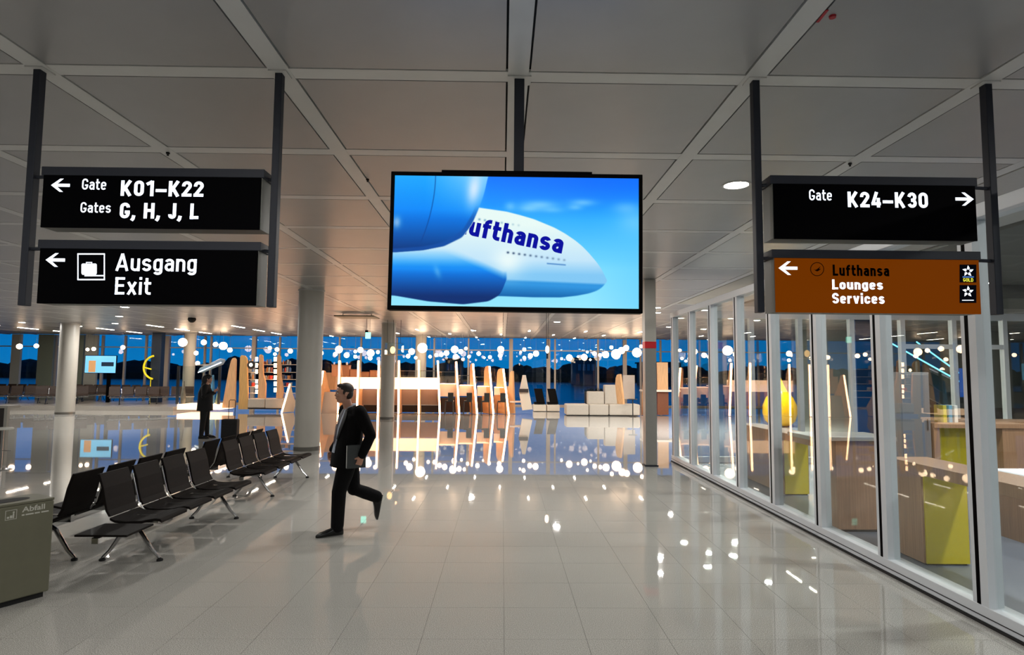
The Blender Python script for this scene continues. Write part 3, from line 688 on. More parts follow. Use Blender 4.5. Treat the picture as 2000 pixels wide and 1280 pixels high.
# far left rows on the podium
base = make_bench(4, 'x', False, LEATH=LEATHLIT); first = True
far_rows = [(206, 277, 796, 31.0, 'row of black seats in lit-toned leather on the podium below the small screen'),
            (283, 345, 794, 32.0, 'row of black seats in lit-toned leather on the podium right of the dark blue pillar'),
            (66, 128, 800, 31.0, 'dark row of seats on the podium behind the cream column'),
            (-20, 60, 800, 31.5, 'dark row of seats on the podium at the far left edge'),
            (130, 205, 796, 33.6, 'dark rear row of seats on the podium between cream column and small screen')]
for k, (xa, xb, yb, Yr, lb) in enumerate(far_rows):
    o = base if k == 0 else copy_tree(base)
    pa = aty((xa+xb)/2, yb, Yr)
    o.location = (pa.x-.8, Yr, .2); o.rotation_euler = (0, 0, math.radians(-62)); o['label'] = lb; o['group'] = 'far seating rows on the podium'
for k, (xa, lb) in enumerate([(0, 'long dark rear row of seats against the windows, far left'), (150, 'long dark rear row of seats against the windows, behind the small screen'), (225, 'dark rear row of seats against the windows, left of the blue pillar')]):
    o = copy_tree(base); pa = aty(xa+20, 790, 35.2); o.location = (pa.x-1, 35.2, .2); o.rotation_euler = (0, 0, math.radians(-90)); o['label'] = lb; o['group'] = 'far seating rows on the podium'
# ================================================================== PEOPLE
def remesh(mb, name, mt, parent, voxel, sm_it=2, loc=None):
    me = mb.mesh(name, mt); o = bpy.data.objects.new(name, me); COL.objects.link(o)
    r_ = o.modifiers.new('r', 'REMESH'); r_.mode = 'VOXEL'; r_.voxel_size = voxel
    s_ = o.modifiers.new('s', 'SMOOTH'); s_.iterations = sm_it; s_.factor = .5
    dg = bpy.context.evaluated_depsgraph_get(); me2 = bpy.data.meshes.new_from_object(o.evaluated_get(dg)); bpy.data.objects.remove(o); me2.name = name
    me2.polygons.foreach_set('use_smooth', [True]*len(me2.polygons)); me2.materials.clear(); me2.materials.append(mt)
    o = bpy.data.objects.new(name, me2); COL.objects.link(o); o.parent = parent; return o
def limb(mb, pts, rs_):
    mb.tube(pts, rs_, 14)
    for p_, r_ in zip(pts, rs_):
        rr_ = r_ if isinstance(r_, (int, float)) else (r_[0]+r_[1])/2
        mb.ell(p_, (rr_*.98,)*3, u=12, v=8)
def lerp(a, b2, t): return tuple(a[i]*(1-t)+b2[i]*t for i in range(3))
def hand(mb, wrist, palm_dir, finger_dir, across, curl, s=1.0):
    """palm + four fingers + thumb. palm_dir: wrist->knuckles, across: index side, curl: direction fingers bend to"""
    w_ = Vector(wrist); d = Vector(palm_dir).normalized(); a = Vector(across).normalized(); c = Vector(curl).normalized()
    k = w_+d*.085*s
    mb.loft([(w_, a*.026*s, c*.02*s), (w_+d*.035*s, a*.036*s, c*.017*s), (k, a*.042*s, c*.014*s)], 12)
    for i, L in enumerate((.072, .08, .075, .058)):
        o_ = k+a*(.031-.0205*i)*s; f1 = (d*.75+c*.65).normalized(); f2 = (d*.1+c*1.0).normalized(); f3 = (d*-.5+c*.9).normalized()
        p1 = o_+f1*L*.45*s; p2 = p1+f2*L*.32*s; p3 = p2+f3*L*.25*s
        mb.tube([o_-d*.02*s, o_, p1, p2, p3], [.0095*s, .0095*s, .009*s, .0085*s, .007*s], 8)
    o_ = w_+d*.025*s+a*.03*s; p1 = o_+(a*.7+d*.5+c*.3).normalized()*.04*s; p2 = p1+(d*.6+c*.7+a*.1).normalized()*.032*s
    mb.tube([w_+d*.01*s+a*.015*s, o_, p1, p2], [.014*s, .014*s, .011*s, .009*s], 8)
def head_geo(mb, c, yaw, s=1.0):
    M = Matrix.Rotation(yaw, 3, 'Z')
    def E(p_, r_): mb.ell(Vector(c)+M @ (Vector(p_)*s), [q*s for q in r_], M)
    E((-.012, 0, .035), (.098, .076, .088))          # cranium
    E((.025, 0, -.03), (.068, .058, .085))            # face
    E((.05, 0, -.09), (.032, .034, .026))             # chin/jaw
    E((.02, 0, -.065), (.055, .052, .045))
    E((.08, 0, .018), (.018, .05, .014))              # brow
    E((.098, 0, -.022), (.016, .012, .013)); E((.09, 0, -.004), (.012, .009, .024))   # nose
    E((.088, 0, -.055), (.012, .024, .006)); E((.086, 0, -.065), (.011, .02, .006))    # lips
    for q in (1, -1):
        E((-.012, q*.076, -.012), (.016, .008, .03)); E((.06, q*.036, -.025), (.024, .02, .018))
SKIN = mat('skin', (186, 138, 116), .5, noise=.04)
SUIT = mat('charcoal_suit', (9, 8, 10), .85, noise=.12, nscale=90, spec=.15)
SHOE = mat('black_shoe', (8, 8, 9), .25)
HAIR = mat('dark_hair', (34, 24, 18), .6, noise=.2, nscale=60)
def face_detail(parent, c, yaw, s=1.0):
    M = Matrix.Rotation(yaw, 3, 'Z')
    for q in (1, -1):
        mb = MB(); mb.ell(Vector(c)+M @ Vector((.081, q*.031, .002)), (.011, .013, .009), M, 10, 6); e_ = mb.build('eye', mat('eye_white', (200, 196, 190), .3), parent, True)
        mb = MB(); mb.ell(Vector(c)+M @ Vector((.090, q*.031, .002)), (.003, .0055, .0055), M, 8, 6); mb.build('iris', SHOE, e_, True)
        mb = MB(); mb.tube([Vector(c)+M @ Vector((.094, q*.014, .022)), Vector(c)+M @ Vector((.09, q*.034, .028)), Vector(c)+M @ Vector((.078, q*.05, .02))], .0045, 6); mb.build('eyebrow', HAIR, parent)
def shoe_geo(heel, toe, up, side, s=1.0, heelh=.0):
    mb = MB(); h = Vector(heel); t = Vector(toe); u = Vector(up).normalized(); sd = Vector(side).normalized(); L = (t-h)
    for f0, wd, ht in [(.0, 0, 0)]: pass
    secs = []
    for f, wd, ht in [(-.03, .018, .025), (0, .034, .045), (.12, .038, .055), (.3, .037, .058), (.48, .042, .044), (.68, .049, .034), (.85, .042, .026), (.97, .024, .016), (1.0, .01, .010)]:
        cc = h+L*f+u*ht; secs.append((cc, sd*wd*s, u*ht*s))
    mb.loft(secs, 16); return mb
# ---------- man in suit
man = thing('person', 'man in a dark suit striding left with a folder under his arm', 'person', (-1.86, 7.62, 0), math.radians(211))
hipL, hipR = (.02, .09, .93), (-.01, -.09, .93)
knL, anL = (.14, .095, .50), (.15, .095, .09); knR, anR = (-.10, -.09, .49), (-.40, -.09, .36)
shL, elL, wrL = (-.05, .20, 1.44), (-.17, .275, 1.17), (-.06, .285, .93)
shR, elR, wrR = (.0, -.20, 1.44), (-.02, -.27, 1.15), (.14, -.24, .95)
hc = (.085, 0, 1.665); hy_ = math.radians(-8)
mb = MB(); head_geo(mb, hc, hy_)
mb.loft([((.0, 0, 1.42), (.07, 0, 0), (0, .08, 0)), ((.03, 0, 1.50), (.056, 0, 0), (0, .056, 0)), ((.06, 0, 1.60), (.056, 0, 0), (0, .054, 0))], 14)
mb.loft([((0, 0, .88), (.09, 0, 0), (0, .14, 0)), ((.01, 0, 1.05), (.09, 0, 0), (0, .12, 0)), ((.0, 0, 1.3), (.10, 0, 0), (0, .15, 0)), ((-.01, 0, 1.44), (.07, 0, 0), (0, .17, 0))], 16)
for a_, b_2, c_ in ((shL, elL, wrL), (shR, elR, wrR)): limb(mb, [a_, b_2, c_], [.045, .036, .026])
for a_, b_2, c_ in ((hipL, knL, anL), (hipR, knR, anR)): limb(mb, [a_, b_2, c_], [.075, .05, .036])
hand(mb, wrL, (.10, .0, -.3), 0, (.9, 0, .3), (-.0, -1, -.0))
hand(mb, wrR, (.3, 0, -1), 0, (.8, .3, .2), (-.3, .9, 0))
remesh(mb, 'body', SKIN, man, .0055, 1); face_detail(man, hc, hy_)
# hair cap
M_ = Matrix.Rotation(hy_, 3, 'Z'); mb = MB()
def HE(p_, r_): mb.ell(Vector(hc)+M_ @ Vector(p_), r_, M_)
HE((-.022, 0, .052), (.098, .081, .080)); HE((-.06, 0, -.005), (.055, .068, .065)); HE((.035, 0, .095), (.05, .06, .028)); HE((.0, .055, .02), (.03, .024, .035)); HE((.0, -.055, .02), (.03, .024, .035))
remesh(mb, 'hair', HAIR, man, .007, 1)
# jacket
mb = MB()
mb.loft([((.015, 0, .79), (.205, 0, 0), (0, .22, 0)), ((.02, 0, .92), (.185, 0, 0), (0, .21, 0)), ((.015, 0, 1.08), (.16, 0, 0), (0, .20, 0)), ((0, 0, 1.26), (.15, 0, 0), (0, .21, 0)), ((-.02, 0, 1.40), (.12, 0, 0), (0, .215, 0)), ((-.015, 0, 1.475), (.075, 0, 0), (0, .14, 0)), ((-.01, 0, 1.50), (.06, 0, 0), (0, .075, 0))], 24)
for a_, b_2, c_ in ((shL, elL, wrL), (shR, elR, wrR)):
    limb(mb, [lerp(a_, b_2, -.02), lerp(a_, b_2, .5), b_2, lerp(b_2, c_, .5), lerp(b_2, c_, .93)], [.088, .078, .070, .062, .052])
remesh(mb, 'jacket', SUIT, man, .010, 3)
mb = MB()
mb.loft([((.0, 0, .82), (.135, 0, 0), (0, .175, 0)), ((.0, 0, 1.0), (.11, 0, 0), (0, .15, 0))], 20)
def trleg(h_, k_, a_, extra):
    limb(mb, [h_, lerp(h_, k_, .5), k_, lerp(k_, a_, .5), lerp(k_, a_, .98)], [.118, .106, .086, .080, .076])
trleg(hipL, knL, anL, 0); trleg(hipR, knR, anR, 0)
remesh(mb, 'trousers', SUIT, man, .010, 2)
shoe_geo((.085, .095, 0), (.40, .10, 0), (0, 0, 1), (0, 1, 0)).build('shoe', SHOE, man, True)
shoe_geo((-.475, -.09, .375), (-.415, -.09, .075), (.98, 0, .2), (0, 1, 0)).build('shoe', SHOE, man, True)
SHIRT = mat('pale_shirt', (168, 176, 190), .7, noise=.03)
# shirt front, tie, lapels : thin curved pieces lying on the chest
def chest_x(z, y):
    a = np.interp(z, [.80, .92, 1.08, 1.26, 1.40, 1.475, 1.52], [.22, .205, .175, .15, .10, .062, .058]); bw = np.interp(z, [.8, 1.08, 1.26, 1.4, 1.475, 1.52], [.205, .185, .205, .215, .14, .08])
    t = min(.97, abs(y)/bw); return float(a*(1-t**2.35)**.43)
def patch(name, rows, mt, parent, lift=.008, th=.008):
    # rows: (z, y0, y1)
    mb = MB(); nc = 6; vs = []
    for z, ya, yb in rows:
        for j in range(nc+1):
            y_ = ya+(yb-ya)*j/nc; vs.append((chest_x(z, y_)+lift, y_, z))
    N = len(vs); vs += [(x-th, y_, z) for x, y_, z in vs]; fs = []
    for i in range(len(rows)-1):
        for j in range(nc):
            q = i*(nc+1)+j; f_ = (q, q+nc+1, q+nc+2, q+1); fs.append(f_); fs.append(tuple(N+t for t in f_[::-1]))
    return mb.add(vs, fs).build(name, mt, parent, True)
patch('shirt', [(1.50, -.035, .045), (1.44, -.055, .075), (1.36, -.05, .085), (1.26, -.04, .08), (1.14, -.03, .06), (1.02, -.03, .05), (.96, -.04, .06)], SHIRT, man)
patch('tie', [(1.485, -.018, .018), (1.455, -.014, .014), (1.3, -.024, .024), (1.10, -.034, .034), (1.05, 0, .002)], mat('dark_tie', (48, 20, 26), .5), man, .016)
mb = MB(); mb.tube([(.035, -.05, 1.50), (.0, -.075, 1.515), (-.04, -.05, 1.53), (-.05, 0, 1.535), (-.04, .05, 1.53), (.0, .072, 1.515), (.05, .045, 1.49)], [(.018, .008)]*7, 8); mb.build('collar', SHIRT, man, True)
patch('lapel', [(1.47, .05, .10), (1.38, .085, .15), (1.25, .08, .13), (1.12, .055, .08)], mat('lapel_cloth', (13, 13, 16), .5), man, .014)
patch('lapel', [(1.47, -.09, -.045), (1.38, -.13, -.06), (1.25, -.10, -.045), (1.12, -.06, -.03)], MATS['lapel_cloth'], man, .014)
# folder held against the hip
pw = man.matrix_basis @ Vector((-.005, .262, .925))
fo = thing('document_folder', 'dark grey folder held by the walking man at his hip', 'folder', pw, math.radians(211))
Mf = Matrix.Rotation(math.radians(6), 3, 'X')
MB().box(-.115, .115, -.014, .014, -.13, .14).build('cover', mat('folder_cover', (52, 56, 58), .45), fo, bevel=.004)
MB().box(.1145, .118, -.011, .011, -.125, .135).build('paper_edge', mat('paper', (190, 190, 186), .7), fo)
# ---------- standing person
pp = atz(395, 857)
wo = thing('person', 'long-haired person in black coat standing and looking at a phone', 'person', (pp.x, pp.y+.1, 0), math.radians(14))
BLK = mat('black_cloth', (7, 7, 9), .85, noise=.1, nscale=60)
S = 1.0; hc2 = (.05, 0, 1.69); mb = MB(); head_geo(mb, hc2, 0)
mb.loft([((0, 0, 1.46), (.06, 0, 0), (0, .07, 0)), ((.02, 0, 1.62), (.05, 0, 0), (0, .05, 0))], 12)
mb.loft([((0, 0, .93), (.09, 0, 0), (0, .13, 0)), ((0, 0, 1.3), (.09, 0, 0), (0, .14, 0)), ((0, 0, 1.48), (.06, 0, 0), (0, .15, 0))], 14)
arms = (((-.0, .18, 1.47), (.0, .28, 1.2), (.22, .10, 1.30)), ((-.0, -.18, 1.47), (.0, -.28, 1.2), (.22, -.10, 1.30)))
legs = (((0, .10, .95), (.02, .13, .52), (.05, .14, .09)), ((0, -.10, .95), (-.02, -.12, .52), (-.05, -.13, .09)))
for a_, b_2, c_ in arms:
    limb(mb, [a_, b_2, c_], [.04, .034, .025])
for a_, b_2, c_ in legs: limb(mb, [a_, b_2, c_], [.07, .05, .036])
hand(mb, arms[1][2], (.5, .35, .8), 0, (0, -.3, .9), (.6, .6, -.2)); hand(mb, arms[0][2], (.5, -.35, .8), 0, (0, .3, .9), (.6, -.6, -.2))
remesh(mb, 'body', SKIN, wo, .007, 1); face_detail(wo, hc2, 0)
mb = MB(); mb.ell((.02, 0, 1.735), (.115, .09, .095)); mb.ell((-.045, 0, 1.66), (.085, .10, .15)); mb.ell((-.06, 0, 1.52), (.075, .11, .13))
remesh(mb, 'hair', mat('black_hair', (10, 8, 8), .6), wo, .010, 2)
mb = MB()
mb.loft([((-.01, 0, .78), (.21, 0, 0), (0, .225, 0)), ((-.01, 0, 1.0), (.20, 0, 0), (0, .21, 0)), ((-.01, 0, 1.3), (.19, 0, 0), (0, .20, 0)), ((-.02, 0, 1.46), (.12, 0, 0), (0, .20, 0)), ((-.01, 0, 1.53), (.07, 0, 0), (0, .09, 0))], 22)
for a_, b_2, c_ in arms: limb(mb, [a_, lerp(a_, b_2, .5), b_2, lerp(b_2, c_, .5), lerp(b_2, c_, .93)], [.085, .078, .07, .06, .05])
remesh(mb, 'coat', BLK, wo, .011, 3)
mb = MB()
for h_, k_, a_ in legs: limb(mb, [h_, lerp(h_, k_, .5), k_, lerp(k_, a_, .5), lerp(k_, a_, .97)], [.11, .10, .08, .07, .06])
mb.loft([((0, 0, .85), (.12, 0, 0), (0, .17, 0)), ((0, 0, 1.0), (.11, 0, 0), (0, .15, 0))], 16); remesh(mb, 'trousers', BLK, wo, .011, 2)
shoe_geo((-.01, .14, 0), (.28, .17, 0), (0, 0, 1), (0, 1, 0)).build('shoe', SHOE, wo, True)
shoe_geo((-.11, -.13, 0), (.18, -.15, 0), (0, 0, 1), (0, 1, 0)).build('shoe', SHOE, wo, True)
pw = wo.matrix_basis @ Vector((.315, 0, 1.405))
ph = thing('mobile_phone', 'small dark phone held up by the person in the black coat', 'phone', pw, 0); ph.rotation_euler = (0, math.radians(-25), math.radians(14))
MB().box(-.005, .005, -.036, .036, -.07, .07).build('case', SHOE, ph, bevel=.003)
MB().box(-.0065, -.005, -.032, .032, -.062, .062).build('display', mat('phone_glow', (120, 50, 60), .4, emit=.6, ecol=(200, 70, 80)), ph)
# ---------- suitcase
ps = atz(444, 861)
su = thing('suitcase', 'black upright trolley suitcase with raised handle beside the standing person', 'suitcase', (ps.x, ps.y+.15, 0), math.radians(4))
MB().box(-.215, .215, -.12, .12, .05, .58).build('shell', mat('black_fabric', (10, 10, 12), .7, noise=.1, nscale=60), su, bevel=.03)
MB().box(-.17, .17, -.145, -.119, .1, .42).build('front_pocket', MATS['black_fabric'], su, bevel=.012)
MB().tube([(-.085, .08, .57), (-.085, .08, 1.08), (-.06, .08, 1.11), (.06, .08, 1.11), (.085, .08, 1.08), (.085, .08, .57)], .009, 8).build('pull_handle', DKMETAL, su)
for sx_ in (-.17, .17):
    for sy_ in (-.08, .08):
        mb = MB(); mb.ell((sx_, sy_, .028), (.028, .014, .028), u=12, v=8); mb.build('wheel', DARK, su)

# ================================================================== LEFT EDGE: counter + side table
p = atz(4, 914)
cn = thing('standing_counter', 'grey framed standing counter at the far left edge', 'counter', (p.x-.80, p.y+.3, 0))
GF = mat('pale_frame', (150, 148, 140), .4)
MB().box(-.9, .62, -.04, .3, 1.14, 1.19).build('top', GF, cn, bevel=.004)
MB().box(.56, .62, -.04, .03, 0, 1.14).build('side_panel', GF, cn); MB().box(-.9, -.84, -.12, .12, 0, 1.14).build('side_panel', GF, cn)
MB().box(.36, .56, -.02, .03, 0, 1.14).build('inner_panel', mat('dark_brown', (34, 26, 24), .5), cn)
p = atz(10, 916)
st = thing('bar_stool', 'round-topped pedestal stool in front of the grey counter, left edge', 'stool', (p.x, p.y-.12, 0))
MB().lathe([(.17, .76), (.175, .785), (.16, .80)], 28).build('seat', mat('stool_white', (190, 190, 182), .4), st, True)
MB().tube([(0, 0, .02), (0, 0, .76)], .022, 12).build('pedestal', CHROME, st)
MB().lathe([(.19, 0), (.19, .012), (.03, .03)], 28).build('foot_plate', CHROME, st, smooth='auto')
MB().tube([(0, 0, .36), (.17, 0, .36)], .009, 8).build('foot_rest', CHROME, st)

# ================================================================== GATE AREA: workstation pod
YP = 28.6
def fin(parent, px_b, py_b, px_t, py_t, wtop, wbase, yaw, led=True, Y=None, name='fin', th=.09, m_=OAK, shape=None):
    """a tapering upright board: LED front edge from base pixel to top pixel (on plane y=Y), board runs back by wbase/wtop metres, turned by yaw"""
    Y = Y or YP
    B = aty(px_b, py_b, Y); T_ = aty(px_t, py_t, Y); zb = max(0.02, 0.02); H = T_.z
    dx = T_.x-B.x
    c, s = math.cos(yaw), math.sin(yaw)          # back direction = (-s, c) rotated: yaw>0 leans back to the left
    bd = Vector((-s, c, 0)); sd = Vector((c, s, 0))
    def P(f, u): return Vector((B.x+dx*f, Y, .02+(H-.02)*f))+bd*u
    prof = shape or [(0, wbase), (.35, wbase*.9+wtop*.1), (.62, (wbase+wtop)*.42), (.9, wtop*1.0), (.98, wtop*.7), (1.0, wtop*.3)]
    front = [P(f, .02) for f, _ in prof]; back = [P(f, u) for f, u in prof]
    loc = Vector((B.x, Y, 0)); N = len(prof); vs = []
    for sg in (-1, 1):
        vs += [p_-loc+sd*sg*th/2 for p_ in front]+[p_-loc+sd*sg*th/2 for p_ in back]
    fs = []; K = 2*N
    for i in range(N-1):
        fs += [(i, i+1, N+i+1, N+i), (K+i, K+N+i, K+N+i+1, K+i+1), (i, K+i, K+i+1, i+1), (N+i, N+i+1, K+N+i+1, K+N+i)]
    fs += [(0, N, K+N, K), (N-1, K+N-1, K+2*N-1, 2*N-1)]
    o = MB().add(vs, fs).build(name, m_, parent, loc=loc-Vector(parent.location))
    if led:
        mb = MB(); a = P(0.0, -.0)-loc; b_ = P(.99, -.0)-loc; hw = .038
        vs = []
        for q in (a, b_):
            for sg in (-1, 1): vs += [q+sd*sg*hw-bd*.012, q+sd*sg*hw+bd*.02]
        mb.add(vs, [(0, 2, 6, 4), (1, 5, 7, 3), (0, 4, 5, 1), (2, 3, 7, 6), (0, 1, 3, 2), (4, 6, 7, 5)]); mb.build('light_strip', LED, o)
    return o
def board(parent, pts, Y, dep, mt, name, bev=.01):
    L = Vector(parent.location); P = [aty(x, y, Y) for x, y in pts]
    return MB().prism([(p_.x-L.x, max(.01, p_.z)-L.z) for p_ in P], Y-L.y, Y+dep-L.y, 'y').build(name, mt, parent, bevel=bev)
pod = thing('workstation_pod', 'long counter island with glowing upright wooden fins below globe lamps', 'counter', (-3.5, YP, 0))
fins = [(618, 807, 631, 724, .2, .9, -.5), (660, 808, 663, 704, .15, .8, -.2), (697, 808, 700, 704, .15, .8, -.1), (738, 808, 740, 704, .15, .8, 0), (778, 808, 779, 704, .15, .8, 0), (818, 808, 818, 703, .15, .8, .05),
        (859, 807, 855, 704, .2, .9, .1), (897, 807, 891, 706, .35, .9, .2), (932, 807, 924, 710, .45, 1.0, .35), (964, 806, 956, 715, .5, 1.0, .5), (994, 806, 983, 720, .5, 1.1, .6)]
for k, f_ in enumerate(fins): fin(pod, *f_)
def wbox(parent, x0, y0, x1, y1, Y, dep, mt, name, bevel=0, zmin=0):
    a = aty(x0, y0, Y); b2 = aty(x1, y1, Y); L = Vector(parent.location)
    return MB().box(a.x-L.x, b2.x-L.x, Y-L.y, Y+dep-L.y, max(zmin, b2.z)-L.z, a.z-L.z).build(name, mt, parent, bevel=bevel)
wbox(pod, 664, 737, 857, 761, YP+.12, .35, LIT_SURF, 'lit_counter_front'); wbox(pod, 664, 736.5, 857, 738, YP+.1, .9, CREAM, 'counter_top')
BRN = mat('brown_laminate', (150, 128, 116), .5, noise=.04)
for a, b2 in ((664, 697), (697, 738), (738, 778), (778, 818), (818, 857)):
    wbox(pod, a+1, 761, b2-1, 791, YP+.55, .08, BRN, 'lower_panel')
wbox(pod, 664, 791, 857, 806, YP+1.0, .08, mat('dark_kick', (60, 48, 44), .6), 'kick_panel')
wbox(pod, 622, 766, 662, 808, YP+.2, .5, mat('stone_laminate', (196, 184, 172), .5, noise=.03), 'end_panel')
wbox(pod, 632, 728, 655, 762, YP+1.0, .3, OAK, 'rear_panel')
for a, b2, y0, y1 in ((859, 893, 750, 775), (897, 928, 753, 774), (932, 960, 755, 774), (965, 988, 757, 772)):
    wbox(pod, a, y0, b2, y1, YP+.35, .08, CREAM, 'desk_front'); wbox(pod, a, y0-.5, b2, y0+1, YP+.05, .8, LIT_SURF, 'desk_top')
    wbox(pod, a, y1+2, b2, 806, YP+1.0, .06, mat('dark_kick', (60, 48, 44), .6), 'kick_panel')
for a, b2, y_ in ((781, 817, 724), (820, 855, 724), (858, 890, 726), (895, 925, 733), (930, 955, 736)):
    wbox(pod, a, y_, b2, y_+1.5, YP+.6, .04, CHROME, 'handrail'); wbox(pod, a, y_+1.5, b2, 750 if a > 850 else 738, YP+.61, .012, BOTTLE, 'glass_screen')
fin(pod, 1006, 800, 1003, 725, .2, .5, .9, False, YP+.6, 'end_fin', .12)
wbox(pod, 984, 755, 1003, 806, YP+1.1, .1, CREAM, 'rear_panel')
# sloped end block at right of the pod

wbox(pod, 996, 784, 1018, 787, YP+.5, .5, CREAM, 'end_shelf'); wbox(pod, 1014, 760, 1032, 767, YP+.15, .3, mat('dark_kick', (60, 48, 44), .6), 'display_slot')
# orange boxes on the pod
ORB = mat('orange_laminate', (238, 176, 134), .5, noise=.03)
for k, (a, b2, y0, lb) in enumerate([(649, 663, 713, 'tallest orange box standing left on the lit counter'), (666, 684, 714, 'wide orange box on the lit counter behind the second fin'), (685, 699, 722, 'low orange box on the lit counter, right of the wide one'), (703, 722, 727, 'orange desk organiser on the lit counter near the round column'), (724, 737, 724, 'small brown box on the lit counter, rightmost of the orange ones')]):
    pa = aty(a, 736.5, YP+.6); pb = aty(b2, y0, YP+.6)
    pa.z = aty(700, 736.5, YP+.1).z+.002
    t_ = thing('counter_box', lb, 'box', ((pa.x+pb.x)/2, YP+.6, pa.z), 0, 'boxes on the lit counter'); hw = (pb.x-pa.x)/2
    MB().box(-hw, hw, -.15, .15, 0, pb.z-pa.z).build('carton', ORB, t_, bevel=.01)
    MB().box(-hw-.01, hw+.01, -.16, .16, pb.z-pa.z-.04, pb.z-pa.z+.01).build('lid', mat('orange_lid', (214, 150, 110), .5), t_)
# chairs at pod
CHD = mat('chair_grey', (48, 48, 46), .6)
for k, (px, py) in enumerate([(878, 773), (914, 773), (948, 773), (979, 771)]):
    p0 = aty(px, 807, YP-.1)
    t_ = thing('high_chair', 'dark high chair, %s from the left at the glowing pod desks' % ORD[k], 'chair', (p0.x, YP-.32, 0), 0, 'high chairs at the pod desks')
    MB().box(-.17, .2, -.2, .2, .60, .66).build('seat', CHD, t_, bevel=.01)
    MB().box(-.05, .2, -.22, -.18, .64, 1.02).build('backrest', CHD, t_, bevel=.01)
    for sx_ in (-.17, .17):
        for sy_ in (-.17, .17): MB().tube([(sx_, sy_, .6), (sx_*1.15, sy_*1.15, 0)], .02, 6).build('leg', CHD, t_)
board(pod, [(1014, 767), (1021, 733), (1027, 733), (1040, 800), (1020, 802)], YP+.3, .25, CREAM, 'end_panel')
# ----------  two black loungers and white sofa on the right
for k, (px, lb) in enumerate([(1054, 'left one of two black high-backed lounge chairs by the windows'), (1080, 'right one of two black high-backed lounge chairs by the windows')]):
    p0 = aty(px, 780, 31.5)
    t_ = thing('lounge_chair', lb, 'chair', (p0.x, 31.5, 0), 0, 'black lounge chairs by the windows')
    MB().prism([(-.16, .45), (-.30, 1.15), (.12, 1.15), (.27, .45)], -.06, .02, 'y').build('backrest', LEATH, t_, bevel=.01)
    MB().box(-.28, .28, -.02, .5, .36, .46).build('seat', LEATH, t_, bevel=.02)
    MB().box(-.32, .32, -.3, .6, .02, .34).build('base', CREAM, t_, bevel=.02)
SOF = mat('pale_upholstery', (196, 186, 172), .6, noise=.03, nscale=12)
sf = thing('modular_sofa', 'white modular sofa island with stepped backrests, left of the grey post', 'sofa', (5.0, 28.3, 0))
for a, b2 in ((1106, 1150), (1151, 1189), (1190, 1250)): wbox(sf, a, 790, b2, 812, 28.3, 1.0, SOF, 'seat_block', .05, .03)
wbox(sf, 1148, 765, 1180, 790, 28.7, .45, SOF, 'backrest', .04); wbox(sf, 1181, 752, 1212, 790, 28.75, .45, SOF, 'backrest', .04)
wbox(sf, 1108, 809, 1248, 812.5, 28.36, .85, DARK, 'plinth')
fin(sf, 1222, 792, 1213, 731, .3, .7, .7, False, 28.5, 'wooden_end', .12)
wbox(sf, 1217, 733, 1240, 780, 29.4, .15, mat('stone_laminate', (196, 184, 172)), 'rear_panel')
st = thing('planter', 'dark planter box with low dark plants behind the white sofa', 'planter', (aty(1160, 760, 30.2).x, 30.2, 0))
MB().box(-.45, .45, -.2, .2, 0, 1.05).build('box', mat('planter_dark', (30, 28, 30), .5), st, bevel=.02)
mb = MB(); random.seed(5)
for k in range(70):
    x, y_ = random.uniform(-.42, .42), random.uniform(-.17, .17); h = random.uniform(.1, .28); a = random.uniform(-.1, .1)
    mb.add([(x-.02, y_, 1.04), (x+.02, y_, 1.04), (x+a, y_+a, 1.04+h)], [(0, 1, 2)])
tag(mb.build('leaves', TREE, st), kind='stuff')
p0 = aty(1236, 808, 27.8)
t_ = thing('round_bistro_table', 'small round table on a thin leg, between white sofa and grey post', 'table', (p0.x, 27.8, 0))
MB().lathe([(.2, .78), (.2, .81)], 20).build('top', CHD, t_); MB().tube([(0, 0, .02), (0, 0, .78)], .025, 8).build('leg', CHD, t_); MB().lathe([(.17, 0), (.15, .02)], 20).build('base', CHD, t_)
# second bar right of the post
bar2 = thing('service_counter', 'wooden counter with a glowing fin behind the red-topped post', 'counter', (aty(1290, 800, 28.8).x, 28.8, 0))
wbox(bar2, 1284, 765, 1306, 811, 28.8, .7, mat('chestnut', (120, 66, 34), .45, noise=.1), 'side_panel')
wbox(bar2, 1284, 708, 1305, 762, 29.3, .15, OAK, 'rear_panel'); wbox(bar2, 1256, 762, 1330, 766, 28.6, .8, CREAM, 'counter_top')
wbox(bar2, 1256, 766, 1266, 810, 29.0, .1, BRN, 'front_panel'); fin(bar2, 1259, 808, 1261, 700, .2, .5, 0, True, 28.4)
# ---------- left kiosk with tall fins, shelves, goods
YK = 29.4
ki = thing('retail_kiosk', 'kiosk of tall rounded wooden fins with shelves of goods, left of the big column', 'kiosk', (-13, YK, 0))
board(ki, [(433, 797), (438, 770), (446, 725), (451, 705), (454, 700), (458, 699), (461, 703), (460, 740), (459, 797)], YK, .12, OAK, 'fin')
board(ki, [(465, 800), (467, 760), (467, 740), (469, 697), (472, 694), (478, 695), (482, 700), (484, 760), (484, 800)], YK+.05, .12, mat('oak_pale', (214, 170, 104), .45, noise=.18, nscale=1.4, wood=True), 'fin')
board(ki, [(503, 780), (505, 740), (506, 695), (509, 692), (513, 695), (514, 730), (519, 750), (518, 780)], YK+.1, .12, OAK, 'fin')
board(ki, [(539, 780), (541, 740), (541, 695), (544, 692), (548, 697), (549, 735), (553, 760), (552, 780)], YK+.1, .12, OAK, 'fin')
wbox(ki, 484, 779, 517, 797, YK-.3, .9, SOF, 'bench_block', .04, .05); wbox(ki, 518, 779, 552, 798, YK-.3, .9, SOF, 'bench_block', .04, .05)
wbox(ki, 484, 795, 552, 800, YK-.2, .7, mat('dark_kick', (60, 48, 44)), 'plinth')
